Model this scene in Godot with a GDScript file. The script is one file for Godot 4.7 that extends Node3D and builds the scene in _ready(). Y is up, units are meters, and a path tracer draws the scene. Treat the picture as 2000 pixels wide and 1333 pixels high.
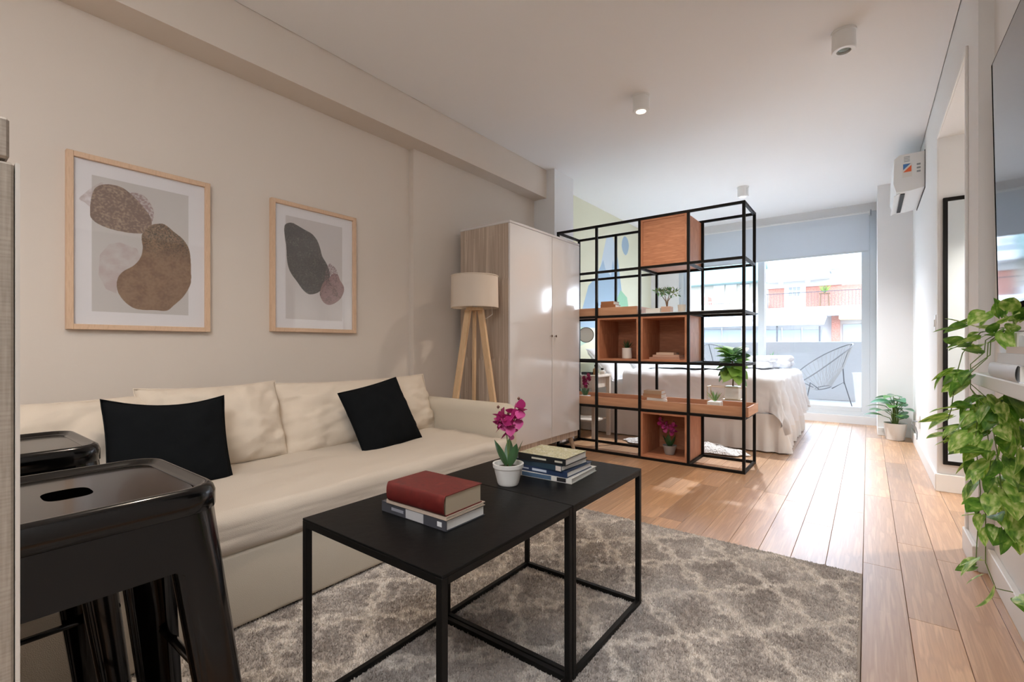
extends Node3D
# Studio flat: living corner in front, open shelf divider, bed and balcony door behind. x across the room, -z towards the balcony, y up, metres.

const F_PX := 917.0
const HORIZON := 676.0
const EYE := Vector3(0, 1.0, 0)
const CEIL := 2.8
const WIN_Z := -7.43
var th := atan2(695.0, F_PX)
var rng := RandomNumberGenerator.new()
var taken := {}
var M := {}

# ---------------------------------------------------------------- photo pixel -> point on a known plane
func ray(px: float, py: float) -> Vector3:
	var f := Vector3(-sin(th), 0, -cos(th))
	var r := Vector3(cos(th), 0, -sin(th))
	return r * ((px - 1000.0) / F_PX) - Vector3.UP * ((py - HORIZON) / F_PX) + f
func at_x(px: float, py: float, x: float) -> Vector3:
	var d := ray(px, py)
	return EYE + d * (x / d.x)
func at_y(px: float, py: float, y: float) -> Vector3:
	var d := ray(px, py)
	return EYE + d * ((y - EYE.y) / d.y)
func at_z(px: float, py: float, z: float) -> Vector3:
	var d := ray(px, py)
	return EYE + d * (z / d.z)

# ---------------------------------------------------------------- mesh helpers
func S() -> SurfaceTool:
	var st := SurfaceTool.new()
	st.begin(Mesh.PRIMITIVE_TRIANGLES)
	return st
func tri(st: SurfaceTool, a: Vector3, b: Vector3, c: Vector3) -> void:
	st.add_vertex(a); st.add_vertex(b); st.add_vertex(c)
func quad(st: SurfaceTool, a: Vector3, b: Vector3, c: Vector3, d: Vector3) -> void:
	tri(st, a, b, c); tri(st, a, c, d)
func face_out(st: SurfaceTool, pts: Array, mid: Vector3) -> void:
	var n: Vector3 = (pts[0] - pts[2]).cross(pts[0] - pts[1])
	var c := Vector3.ZERO
	for p in pts: c += p
	if n.dot(c / pts.size() - mid) < 0.0: pts.reverse()
	for i in range(1, pts.size() - 1): tri(st, pts[0], pts[i], pts[i + 1])
func bx(st: SurfaceTool, c: Vector3, s: Vector3, ch := 0.0, b := Basis()) -> void:
	st.set_smooth_group(-1)
	var h := s / 2.0
	var e := minf(ch, minf(h.x, minf(h.y, h.z)) * 0.9)
	var P := func(v: Vector3) -> Vector3: return c + b * v
	for ax in 3:
		for sg in [-1.0, 1.0]:
			var u := (ax + 1) % 3
			var w := (ax + 2) % 3
			var pts := []
			for k in [[-1, -1], [1, -1], [1, 1], [-1, 1]]:
				var v := Vector3.ZERO
				v[ax] = sg * h[ax]; v[u] = k[0] * (h[u] - e); v[w] = k[1] * (h[w] - e)
				pts.append(P.call(v))
			face_out(st, pts, c)
	if e <= 0.0: return
	for ax in 3:
		var u := (ax + 1) % 3
		var w := (ax + 2) % 3
		for k in [[-1, -1], [1, -1], [1, 1], [-1, 1]]:
			var pts := []
			for q in [[-1, 0], [1, 0], [1, 1], [-1, 1]]:
				var v := Vector3.ZERO
				v[ax] = q[0] * (h[ax] - e)
				v[u] = k[0] * (h[u] if q[1] == 0 else h[u] - e)
				v[w] = k[1] * (h[w] if q[1] == 1 else h[w] - e)
				pts.append(P.call(v))
			face_out(st, pts, c)
	for i in 8:
		var g := Vector3(1 if i & 1 else -1, 1 if i & 2 else -1, 1 if i & 4 else -1)
		var pts := []
		for ax in 3:
			var v := Vector3.ZERO
			for k in 3: v[k] = g[k] * (h[k] if k == ax else h[k] - e)
			pts.append(P.call(v))
		face_out(st, pts, c)
func b2(st: SurfaceTool, x0: float, x1: float, y0: float, y1: float, z0: float, z1: float, ch := 0.0) -> void:
	bx(st, Vector3((x0 + x1) / 2, (y0 + y1) / 2, (z0 + z1) / 2), Vector3(absf(x1 - x0), absf(y1 - y0), absf(z1 - z0)), ch)
func bar(st: SurfaceTool, a: Vector3, b: Vector3, w: float, d: float, ch := 0.0, w2 := -1.0, d2 := -1.0) -> void:
	# square bar from a to b, tapering to w2 x d2
	var t := (b - a).normalized()
	var up := Vector3.UP if absf(t.y) < 0.95 else Vector3.FORWARD
	var u := t.cross(up).normalized()
	var v := u.cross(t).normalized()
	if w2 < 0: w2 = w; d2 = d
	st.set_smooth_group(-1)
	var r0 := []
	var r1 := []
	for k in [[-1, -1], [1, -1], [1, 1], [-1, 1]]:
		r0.append(a + u * k[0] * w / 2 + v * k[1] * d / 2)
		r1.append(b + u * k[0] * w2 / 2 + v * k[1] * d2 / 2)
	var mid := (a + b) / 2
	for i in 4: face_out(st, [r0[i], r0[(i + 1) % 4], r1[(i + 1) % 4], r1[i]], mid)
	face_out(st, r0.duplicate(), mid); face_out(st, r1.duplicate(), mid)
func grid(st: SurfaceTool, rows: Array, closed := false, uv := false) -> void:
	st.set_smooth_group(0)
	var n: int = rows.size()
	for i in n - 1:
		var m: int = rows[i].size()
		for j in (m if closed else m - 1):
			var j2 := (j + 1) % m
			var q := [[i, j], [i, j2], [i + 1, j2], [i, j], [i + 1, j2], [i + 1, j]]
			for k in q:
				if uv: st.set_uv(Vector2(float(k[1]) / (m - 1), float(k[0]) / (n - 1)))
				st.add_vertex(rows[k[0]][k[1]])
func tube(st: SurfaceTool, pts: Array, r, segs := 8, caps := true) -> void:
	var rows := []
	var prev := Vector3.ZERO
	for i in pts.size():
		var t: Vector3 = ((pts[mini(i + 1, pts.size() - 1)] - pts[maxi(i - 1, 0)]) as Vector3).normalized()
		var u := prev - t * prev.dot(t)
		if u.length() < 0.01: u = t.cross(Vector3.UP if absf(t.y) < 0.9 else Vector3.RIGHT)
		u = u.normalized()
		prev = u
		var v := t.cross(u)
		var rad: float = r[i] if r is Array else r
		var row := []
		for k in segs: row.append(pts[i] + u * cos(TAU * k / segs) * rad + v * sin(TAU * k / segs) * rad)
		rows.append(row)
	grid(st, rows, true)
	if caps:
		st.set_smooth_group(-1)
		for e in [0, pts.size() - 1]:
			var pp: Array = rows[e].duplicate()
			face_out(st, pp, pts[1] if e == 0 else pts[pts.size() - 2])
func lathe(st: SurfaceTool, prof: Array, c := Vector3.ZERO, segs := 24, b := Basis()) -> void:
	var rows := []
	for p in prof:
		var row := []
		for k in segs: row.append(c + b * Vector3(p.x * cos(TAU * k / segs), p.y, p.x * sin(TAU * k / segs)))
		rows.append(row)
	# sharp profile corners: a fresh smooth group for every band
	for i in rows.size() - 1:
		st.set_smooth_group(0)
		grid_band(st, rows[i], rows[i + 1], i + 1)
func grid_band(st: SurfaceTool, a: Array, b: Array, g: int) -> void:
	st.set_smooth_group(g)
	for j in a.size():
		var k := (j + 1) % a.size()
		quad(st, a[j], a[k], b[k], b[j])
func rbox(st: SurfaceTool, c: Vector3, s: Vector3, r: float, k := 3, flat := 1, b := Basis(), wr = null) -> void:
	# box with rounded edges; wr(p) -> displacement
	var h := s / 2.0
	var lists := []
	for ax in 3:
		var l := []
		for i in range(k, -1, -1): l.append(-(h[ax] - r + r * tan(PI / 4 * i / k)))
		for i in range(1, flat): l.append(lerpf(-(h[ax] - r), h[ax] - r, float(i) / flat))
		for i in k + 1: l.append(h[ax] - r + r * tan(PI / 4 * i / k))
		lists.append(l)
	for ax in 3:
		for sg in [-1.0, 1.0]:
			var u := (ax + 1) % 3
			var w := (ax + 2) % 3
			var rows := []
			for a in lists[u]:
				var row := []
				for d in lists[w]:
					var q := Vector3.ZERO
					q[ax] = sg * h[ax]; q[u] = a; q[w] = d
					var inner := Vector3(clampf(q.x, -h.x + r, h.x - r), clampf(q.y, -h.y + r, h.y - r), clampf(q.z, -h.z + r, h.z - r))
					var p := inner + (q - inner).normalized() * r
					if wr != null: p += wr.call(p)
					row.append((c + b * p).snapped(Vector3.ONE * 0.00001))
				if sg < 0: row.reverse()
				rows.append(row)
			grid(st, rows)
func prism(st: SurfaceTool, poly: PackedVector2Array, d: float, xf: Transform3D) -> void:
	st.set_smooth_group(-1)
	var idx := Geometry2D.triangulate_polygon(poly)
	for i in range(0, idx.size(), 3):
		var a := poly[idx[i]]; var b := poly[idx[i + 1]]; var c := poly[idx[i + 2]]
		tri(st, xf * Vector3(a.x, a.y, d / 2), xf * Vector3(b.x, b.y, d / 2), xf * Vector3(c.x, c.y, d / 2))
		tri(st, xf * Vector3(a.x, a.y, -d / 2), xf * Vector3(c.x, c.y, -d / 2), xf * Vector3(b.x, b.y, -d / 2))
	for i in poly.size():
		var a := poly[i]; var b := poly[(i + 1) % poly.size()]
		quad(st, xf * Vector3(a.x, a.y, -d / 2), xf * Vector3(b.x, b.y, -d / 2), xf * Vector3(b.x, b.y, d / 2), xf * Vector3(a.x, a.y, d / 2))
func mesh_of(st: SurfaceTool) -> ArrayMesh:
	st.generate_normals()
	return st.commit()

# ---------------------------------------------------------------- scene helpers
func numbered(called: String) -> String:
	var n: int = taken.get(called, 0)
	taken[called] = n + 1
	return called if n == 0 else "%s_%03d" % [called, n]
func put(called: String, mesh: Mesh, m: Material, parent: Node3D, at := Vector3.ZERO, b := Basis()) -> MeshInstance3D:
	var o := MeshInstance3D.new()
	o.name = called if parent != self else numbered(called)
	o.mesh = mesh
	o.material_override = m
	o.transform = Transform3D(b, at)
	parent.add_child(o, true)
	return o
func obj(called: String, st: SurfaceTool, m: Material, parent: Node3D = self) -> MeshInstance3D:
	return put(called, mesh_of(st), m, parent)
func tag(o: Node, label: String, category: String, group := "") -> Node:
	o.set_meta("label", label); o.set_meta("category", category)
	if group: o.set_meta("group", group)
	return o
func thing(called: String, label: String, category: String, at := Vector3.ZERO, turn := 0.0, group := "") -> Node3D:
	var o := Node3D.new()
	o.name = numbered(called)
	add_child(o)
	o.position = at; o.rotation.y = turn
	tag(o, label, category, group)
	return o
func struct(called: String, st: SurfaceTool, m: Material) -> MeshInstance3D:
	var o := obj(called, st, m)
	o.set_meta("kind", "structure")
	return o
func box_part(called: String, parent: Node3D, m: Material, x0: float, x1: float, y0: float, y1: float, z0: float, z1: float, ch := 0.002) -> MeshInstance3D:
	var st := S()
	b2(st, x0, x1, y0, y1, z0, z1, ch)
	return obj(called, st, m, parent)

# ---------------------------------------------------------------- materials
func rgb(r: int, g: int, b: int) -> Color: return Color8(r, g, b)
func mat(c: Color, rough := 0.6, metal := 0.0) -> StandardMaterial3D:
	var m := StandardMaterial3D.new()
	m.albedo_color = c; m.roughness = rough; m.metallic = metal
	return m
func noise_img(sd: int, freq: float, w: int, h: int, oct := 4, kind := FastNoiseLite.TYPE_SIMPLEX_SMOOTH) -> Image:
	var n := FastNoiseLite.new()
	n.seed = sd; n.frequency = freq; n.fractal_octaves = oct; n.noise_type = kind
	return n.get_seamless_image(w, h)
func bump(m: StandardMaterial3D, im: Image, cm: float, sc: float, world := true) -> void:
	m.heightmap_enabled = true
	m.heightmap_texture = ImageTexture.create_from_image(im)
	m.heightmap_scale = cm
	m.uv1_triplanar = true; m.uv1_world_triplanar = world
	m.uv1_scale = Vector3.ONE * sc
func ramp_img(src: Image, cols: Array, rep := 1.0) -> Image:
	# grey noise -> colour through a list of colours
	var w := src.get_width(); var h := src.get_height()
	src.convert(Image.FORMAT_L8)
	var d := src.get_data()
	var lut := []
	for i in 256:
		var t := fposmod(i / 255.0 * rep, 1.0) * (cols.size() - 1)
		var k := mini(int(t), cols.size() - 2)
		lut.append((cols[k] as Color).lerp(cols[k + 1], t - k))
	var out := PackedByteArray()
	out.resize(w * h * 3)
	for i in d.size():
		var c: Color = lut[d[i]]
		out[i * 3] = c.r8; out[i * 3 + 1] = c.g8; out[i * 3 + 2] = c.b8
	return Image.create_from_data(w, h, false, Image.FORMAT_RGB8, out)
func wood_img(sd: int, cols: Array, along_v: bool, fine := 0.02, rows := 48) -> Image:
	var a := noise_img(sd, fine, 512, rows, 5)
	a.resize(512, 512, Image.INTERPOLATE_CUBIC)
	if not along_v: a.rotate_90(CLOCKWISE)
	return ramp_img(a, cols)
func textured(im: Image, rough: float, sc := 1.0, world := false, off := Vector3.ZERO) -> StandardMaterial3D:
	var m := mat(Color.WHITE, rough)
	m.albedo_texture = ImageTexture.create_from_image(im)
	m.uv1_triplanar = true; m.uv1_world_triplanar = world
	m.uv1_scale = Vector3.ONE * sc
	m.uv1_offset = off
	m.uv1_triplanar_sharpness = 8.0
	return m
func make_materials() -> void:
	var fine := noise_img(3, 0.06, 256, 256, 3)
	var coarse := noise_img(5, 0.02, 256, 256, 4)
	M.ceil = mat(rgb(243, 243, 243), 0.9)
	M.white = mat(rgb(236, 236, 236), 0.85); bump(M.white, fine, 0.02, 2.0)
	M.beige = mat(rgb(222, 212, 201), 0.9); bump(M.beige, fine, 0.02, 2.0)
	M.trim = mat(rgb(238, 238, 237), 0.5)
	M.sill = mat(rgb(214, 214, 214), 0.6); bump(M.sill, coarse, 0.05, 2.0)
	M.alu = mat(rgb(205, 212, 216), 0.4)
	M.black = mat(rgb(20, 19, 18), 0.5); M.black.metallic_specular = 0.3
	M.black_plate = mat(rgb(18, 18, 18), 0.42); M.black_plate.metallic_specular = 0.25; bump(M.black_plate, coarse, 0.02, 6.0)
	M.gloss_black = mat(rgb(9, 9, 10), 0.2); M.gloss_black.metallic_specular = 0.35
	M.gloss_black.clearcoat_enabled = true; M.gloss_black.clearcoat = 0.35; M.gloss_black.clearcoat_roughness = 0.08
	M.dark = mat(rgb(25, 25, 26), 0.6)
	M.gloss_white = mat(rgb(222, 219, 218), 0.2)
	M.gloss_white.clearcoat_enabled = true; M.gloss_white.clearcoat = 0.6; M.gloss_white.clearcoat_roughness = 0.11
	M.ceramic = mat(rgb(232, 230, 226), 0.35)
	M.grey_ceramic = mat(rgb(170, 168, 164), 0.6)
	M.steel = mat(rgb(200, 200, 200), 0.25, 1.0)
	M.plastic = mat(rgb(240, 241, 240), 0.35)
	M.paper = mat(rgb(222, 214, 200), 0.9)
	M.white_paper = mat(rgb(235, 233, 228), 0.9)
	M.soil = mat(rgb(62, 52, 42), 0.95)
	# cloth
	var weave := noise_img(9, 0.25, 256, 256, 2)
	M.sofa = mat(rgb(206, 195, 181), 0.95); bump(M.sofa, weave, 0.05, 4.0)
	M.cream = mat(rgb(220, 207, 190), 0.95); bump(M.cream, weave, 0.05, 4.0)
	M.arm = mat(rgb(205, 195, 178), 0.95); bump(M.arm, weave, 0.08, 5.0)
	M.black_cloth = mat(rgb(24, 26, 28), 1.0); M.black_cloth.metallic_specular = 0.15; bump(M.black_cloth, weave, 0.05, 5.0)
	M.shade = mat(rgb(228, 214, 198), 0.95); bump(M.shade, weave, 0.03, 4.0)
	M.shade.backlight_enabled = true; M.shade.backlight = rgb(120, 110, 100)
	M.linen = mat(rgb(228, 229, 232), 0.95); bump(M.linen, weave, 0.03, 4.0)
	M.linen_warm = mat(rgb(228, 224, 220), 0.95); bump(M.linen_warm, weave, 0.03, 4.0)
	M.towel = mat(rgb(222, 224, 230), 1.0); bump(M.towel, noise_img(12, 0.2, 256, 256, 2), 0.3, 4.0)
	M.blue_sheet = mat(rgb(205, 216, 224), 0.95)
	M.fleece = mat(rgb(240, 238, 236), 1.0); bump(M.fleece, noise_img(14, 0.05, 256, 256, 3), 2.0, 4.0)
	M.blind = mat(rgb(212, 218, 224), 0.9); bump(M.blind, weave, 0.02, 4.0)
	M.blind.backlight_enabled = true; M.blind.backlight = rgb(150, 155, 160)
	# wood
	var oak := [rgb(172, 127, 90), rgb(194, 150, 112), rgb(182, 138, 101), rgb(206, 164, 126), rgb(190, 146, 108)]
	M.planks = []
	for k in 6:
		var m := textured(wood_img(20 + k % 3, oak, true, 0.055, 20), 0.46, 1.3, false, Vector3(k * 0.37, 0, k * 0.21))
		var t := 0.9 + 0.035 * k
		m.albedo_color = Color(t, t, t * (1.0 - 0.012 * (k % 3)))
		m.clearcoat_enabled = true; m.clearcoat = 0.8; m.clearcoat_roughness = 0.38; m.metallic_specular = 0.6
		M.planks.append(m)
	M.gap = mat(rgb(70, 52, 38), 0.8)
	var ash := [rgb(160, 142, 125), rgb(196, 178, 162), rgb(176, 158, 141), rgb(210, 194, 178), rgb(186, 168, 151)]
	M.ash = textured(wood_img(31, ash, true, 0.02, 16), 0.6, 1.6, true)
	M.ash_leg = textured(wood_img(32, [rgb(168, 146, 122), rgb(186, 164, 140)], true), 0.6, 3.0)
	var teak := [rgb(170, 112, 82), rgb(196, 136, 102), rgb(183, 124, 92), rgb(206, 147, 112), rgb(190, 130, 97)]
	M.teak = textured(wood_img(33, teak, false, 0.03), 0.55, 2.2, true)
	M.teak_v = textured(wood_img(34, teak, true, 0.03), 0.55, 2.2, true)
	M.teak_edge = textured(wood_img(35, [rgb(190, 140, 106), rgb(208, 160, 126)], false, 0.03), 0.55, 2.2, true)
	M.pine = textured(wood_img(36, [rgb(206, 170, 130), rgb(222, 190, 152), rgb(214, 180, 140), rgb(226, 196, 160)], true, 0.03), 0.6, 3.0)
	M.frame_wood = textured(wood_img(37, [rgb(206, 172, 142), rgb(222, 190, 160), rgb(212, 180, 150)], true, 0.05), 0.6, 4.0)
	M.white_wood = textured(wood_img(38, [rgb(206, 194, 180), rgb(222, 212, 200)], true, 0.03), 0.6, 2.0)
	# bar counter laminate with a linen weave
	var l1 := noise_img(41, 0.2, 256, 16, 3); l1.resize(256, 256, Image.INTERPOLATE_CUBIC)
	var l2 := noise_img(42, 0.2, 16, 256, 3); l2.resize(256, 256, Image.INTERPOLATE_CUBIC)
	l1.convert(Image.FORMAT_L8); l2.convert(Image.FORMAT_L8)
	var d1 := l1.get_data(); var d2 := l2.get_data()
	for i in d1.size(): d1[i] = (d1[i] + d2[i]) / 2
	M.laminate = textured(ramp_img(Image.create_from_data(256, 256, false, Image.FORMAT_L8, d1), [rgb(132, 122, 111), rgb(156, 146, 134), rgb(176, 166, 154)]), 0.6, 9.0, true)
	# plants
	M.leaf_dark = mat(rgb(50, 92, 52), 0.42)
	M.leaf_mid = mat(rgb(84, 134, 66), 0.45)
	M.leaf_light = mat(rgb(134, 178, 78), 0.5)
	M.leaf_olive = mat(rgb(108, 124, 62), 0.5)
	M.leaf_blue = mat(rgb(84, 136, 104), 0.38)
	for k in ["leaf_dark", "leaf_mid", "leaf_light", "leaf_olive", "leaf_blue"]:
		M[k].backlight_enabled = true
		M[k].backlight = (M[k].albedo_color as Color).lightened(0.2)
	M.stem = mat(rgb(106, 128, 66), 0.6)
	M.twig = mat(rgb(120, 92, 66), 0.8)
	M.magenta = mat(rgb(176, 42, 116), 0.6); M.magenta.backlight_enabled = true; M.magenta.backlight = rgb(120, 30, 80)
	M.magenta_dark = mat(rgb(134, 26, 70), 0.6)
	M.pink = mat(rgb(196, 74, 140), 0.6)
	M.bud = mat(rgb(108, 70, 62), 0.6)
	M.yellow = mat(rgb(200, 170, 60), 0.6)
	M.pothos = []
	for k in 3:
		var im := noise_img(50 + k, 0.012, 128, 128, 4)
		var c := [rgb(98, 146, 62), rgb(134, 180, 80), rgb(172, 208, 106), rgb(222, 234, 166), rgb(238, 242, 206)]
		if k == 1: c = [rgb(62, 106, 44), rgb(88, 138, 54), rgb(110, 158, 64), rgb(134, 176, 80), rgb(200, 218, 140)]
		var m := mat(Color.WHITE, 0.4)
		m.albedo_texture = ImageTexture.create_from_image(ramp_img(im, c))
		m.backlight_enabled = true; m.backlight = rgb(225, 235, 170)
		M.pothos.append(m)
	# glass
	M.glass = mat(Color(1, 1, 1, 0.06), 0.02); M.glass.transparency = BaseMaterial3D.TRANSPARENCY_ALPHA
	M.pic_glass = mat(Color(1, 1, 1, 0.05), 0.03); M.pic_glass.transparency = BaseMaterial3D.TRANSPARENCY_ALPHA
	M.mirror = mat(rgb(225, 230, 230), 0.03, 1.0)
	M.screen = mat(rgb(10, 10, 12), 0.06)
	# outside
	M.stucco = mat(rgb(204, 203, 201), 0.95); bump(M.stucco, coarse, 0.3, 0.5)
	M.stucco_cream = mat(rgb(208, 204, 192), 0.95)
	M.brick = textured(ramp_img(noise_img(61, 0.08, 256, 256, 4), [rgb(166, 102, 86), rgb(188, 128, 112), rgb(200, 152, 138)]), 0.95, 0.6, true)
	M.parapet = mat(rgb(196, 195, 194), 0.95); bump(M.parapet, coarse, 0.3, 1.0)
	M.awning = mat(rgb(206, 205, 203), 0.8)
	M.teal = mat(rgb(132, 160, 156), 0.7)
	M.grey_out = mat(rgb(150, 156, 160), 0.7)
	M.shop_glass = mat(rgb(176, 190, 200), 0.4)
	M.asphalt = mat(rgb(140, 140, 140), 0.95)
	M.iron = mat(rgb(70, 72, 76), 0.6)

# ---------------------------------------------------------------- painted flat prints (posters, mural, rug pile colours)
func poly_fill(im: Image, poly: Array, fn: Callable) -> void:
	var w := im.get_width(); var h := im.get_height()
	var lo := Vector2(1, 1); var hi := Vector2.ZERO
	for p in poly: lo = lo.min(p); hi = hi.max(p)
	var pk := PackedVector2Array(poly)
	for y in range(maxi(0, int(lo.y * h)), mini(h, int(hi.y * h) + 1)):
		for x in range(maxi(0, int(lo.x * w)), mini(w, int(hi.x * w) + 1)):
			var q := Vector2((x + 0.5) / w, (y + 0.5) / h)
			if Geometry2D.is_point_in_polygon(q, pk): im.set_pixel(x, y, fn.call(x, y, q, im.get_pixel(x, y)))
func smooth_poly(p: Array) -> Array:
	var out := []
	var n := p.size()
	for i in n:
		for k in 3:
			out.append((p[i] as Vector2).cubic_interpolate(p[(i + 1) % n], p[(i + n - 1) % n], p[(i + 2) % n], k / 3.0))
	return out
func print_mat(im: Image, rough := 0.8) -> StandardMaterial3D:
	var m := mat(Color.WHITE, rough)
	m.albedo_texture = ImageTexture.create_from_image(im)
	return m
func art_one() -> Image:
	var im := Image.create(360, 520, false, Image.FORMAT_RGB8)
	im.fill(rgb(228, 226, 228))
	im.fill_rect(Rect2i(44, 44, 265, 434), rgb(200, 196, 193))
	var n := FastNoiseLite.new(); n.seed = 4; n.frequency = 0.02; n.fractal_octaves = 4
	var g := FastNoiseLite.new(); g.seed = 8; g.frequency = 0.09; g.fractal_octaves = 3
	var wash := func(x, y, q, c): 
		var a: float = clampf(0.35 + n.get_noise_2d(x, y) * 0.7 + absf(g.get_noise_2d(x, y)) * 0.3, 0, 0.75)
		return c.lerp(rgb(184, 166, 164), a)
	var cloud3 := [Vector2(0.177, 0.568), Vector2(0.241, 0.494), Vector2(0.317, 0.475), Vector2(0.442, 0.5), Vector2(0.471, 0.552), Vector2(0.419, 0.611), Vector2(0.339, 0.658), Vector2(0.295, 0.71), Vector2(0.295, 0.802), Vector2(0.219, 0.778), Vector2(0.167, 0.692)]
	poly_fill(im, cloud3, wash)
	poly_fill(im, smooth_poly([Vector2(0.039, 0.246), Vector2(0.074, 0.208), Vector2(0.125, 0.161), Vector2(0.2, 0.12), Vector2(0.125, 0.274), Vector2(0.079, 0.263)]), wash)
	poly_fill(im, smooth_poly([Vector2(0.39, 0.15), Vector2(0.488, 0.145), Vector2(0.548, 0.194), Vector2(0.572, 0.251), Vector2(0.548, 0.315), Vector2(0.46, 0.244)]), func(x, y, q, c): return c.lerp(rgb(150, 124, 122), clampf(0.55 + g.get_noise_2d(x, y) * 0.9, 0.1, 0.9)))
	poly_fill(im, smooth_poly([Vector2(0.11, 0.323), Vector2(0.117, 0.238), Vector2(0.141, 0.168), Vector2(0.188, 0.134), Vector2(0.262, 0.119), Vector2(0.339, 0.126), Vector2(0.407, 0.16), Vector2(0.477, 0.211), Vector2(0.536, 0.267), Vector2(0.555, 0.314), Vector2(0.548, 0.361), Vector2(0.518, 0.388), Vector2(0.442, 0.402), Vector2(0.351, 0.405), Vector2(0.252, 0.399), Vector2(0.167, 0.38), Vector2(0.123, 0.354)]),
		func(x, y, q, c): return rgb(122, 100, 88).lerp(rgb(168, 146, 124), clampf(0.25 + g.get_noise_2d(x, y) * 1.1 + n.get_noise_2d(x, y) * 0.7, 0, 1)))
	poly_fill(im, smooth_poly([Vector2(0.483, 0.4), Vector2(0.548, 0.336), Vector2(0.597, 0.317), Vector2(0.658, 0.312), Vector2(0.734, 0.351), Vector2(0.813, 0.394), Vector2(0.862, 0.452), Vector2(0.877, 0.525), Vector2(0.882, 0.643), Vector2(0.873, 0.708), Vector2(0.813, 0.792), Vector2(0.734, 0.854), Vector2(0.677, 0.893), Vector2(0.584, 0.894), Vector2(0.442, 0.893), Vector2(0.362, 0.857), Vector2(0.312, 0.806), Vector2(0.295, 0.759), Vector2(0.301, 0.705), Vector2(0.339, 0.658), Vector2(0.419, 0.611), Vector2(0.471, 0.552), Vector2(0.486, 0.49), Vector2(0.479, 0.441)]),
		func(x, y, q, c):
			var base := rgb(146, 118, 92).lerp(rgb(126, 96, 74), clampf(0.4 + n.get_noise_2d(x, y) + g.get_noise_2d(x, y) * 0.7, 0, 1))
			var sp: float = clampf((0.56 - q.y) * 6.0, 0, 1) * clampf(absf(g.get_noise_2d(x, y)) * 3.0 - 0.25, 0, 1)
			return base.lerp(rgb(78, 68, 54), sp).lerp(rgb(190, 170, 140), clampf((0.5 - q.y) * 4.0, 0, 1) * clampf(g.get_noise_2d(x + 90, y) * 1.6, 0, 0.7)))
	return im
func art_two() -> Image:
	var im := Image.create(360, 520, false, Image.FORMAT_RGB8)
	im.fill(rgb(228, 226, 228))
	im.fill_rect(Rect2i(46, 41, 262, 440), rgb(205, 200, 199))
	var n := FastNoiseLite.new(); n.seed = 14; n.frequency = 0.02; n.fractal_octaves = 4
	var g := FastNoiseLite.new(); g.seed = 18; g.frequency = 0.1; g.fractal_octaves = 3
	poly_fill(im, smooth_poly([Vector2(0.112, 0.213), Vector2(0.118, 0.165), Vector2(0.152, 0.142), Vector2(0.206, 0.132), Vector2(0.261, 0.143), Vector2(0.36, 0.169), Vector2(0.447, 0.191), Vector2(0.513, 0.236), Vector2(0.554, 0.301), Vector2(0.581, 0.367), Vector2(0.635, 0.422), Vector2(0.674, 0.478), Vector2(0.683, 0.538), Vector2(0.627, 0.613), Vector2(0.543, 0.679), Vector2(0.461, 0.705), Vector2(0.396, 0.706), Vector2(0.331, 0.673), Vector2(0.261, 0.611), Vector2(0.192, 0.551), Vector2(0.158, 0.497), Vector2(0.141, 0.424), Vector2(0.136, 0.34), Vector2(0.122, 0.277)]),
		func(x, y, q, c): return rgb(70, 67, 65).lerp(rgb(120, 116, 110), clampf(g.get_noise_2d(x, y) * 1.0 + n.get_noise_2d(x, y) * 0.5, 0, 1)))
	poly_fill(im, smooth_poly([Vector2(0.66, 0.43), Vector2(0.753, 0.451), Vector2(0.793, 0.509), Vector2(0.72, 0.57), Vector2(0.6, 0.62)]), func(x, y, q, c): return c.lerp(rgb(130, 104, 108), clampf(0.45 + g.get_noise_2d(x, y), 0.05, 0.8)))
	poly_fill(im, smooth_poly([Vector2(0.551, 0.678), Vector2(0.596, 0.595), Vector2(0.674, 0.549), Vector2(0.729, 0.504), Vector2(0.793, 0.509), Vector2(0.825, 0.557), Vector2(0.874, 0.605), Vector2(0.879, 0.657), Vector2(0.833, 0.722), Vector2(0.753, 0.767), Vector2(0.674, 0.787), Vector2(0.604, 0.77), Vector2(0.558, 0.722)]),
		func(x, y, q, c): return c.lerp(rgb(150, 116, 116).lerp(rgb(96, 74, 78), clampf(0.2 + g.get_noise_2d(x, y) * 0.8 + n.get_noise_2d(x, y), 0, 1)), 0.85))
	return im
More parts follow.
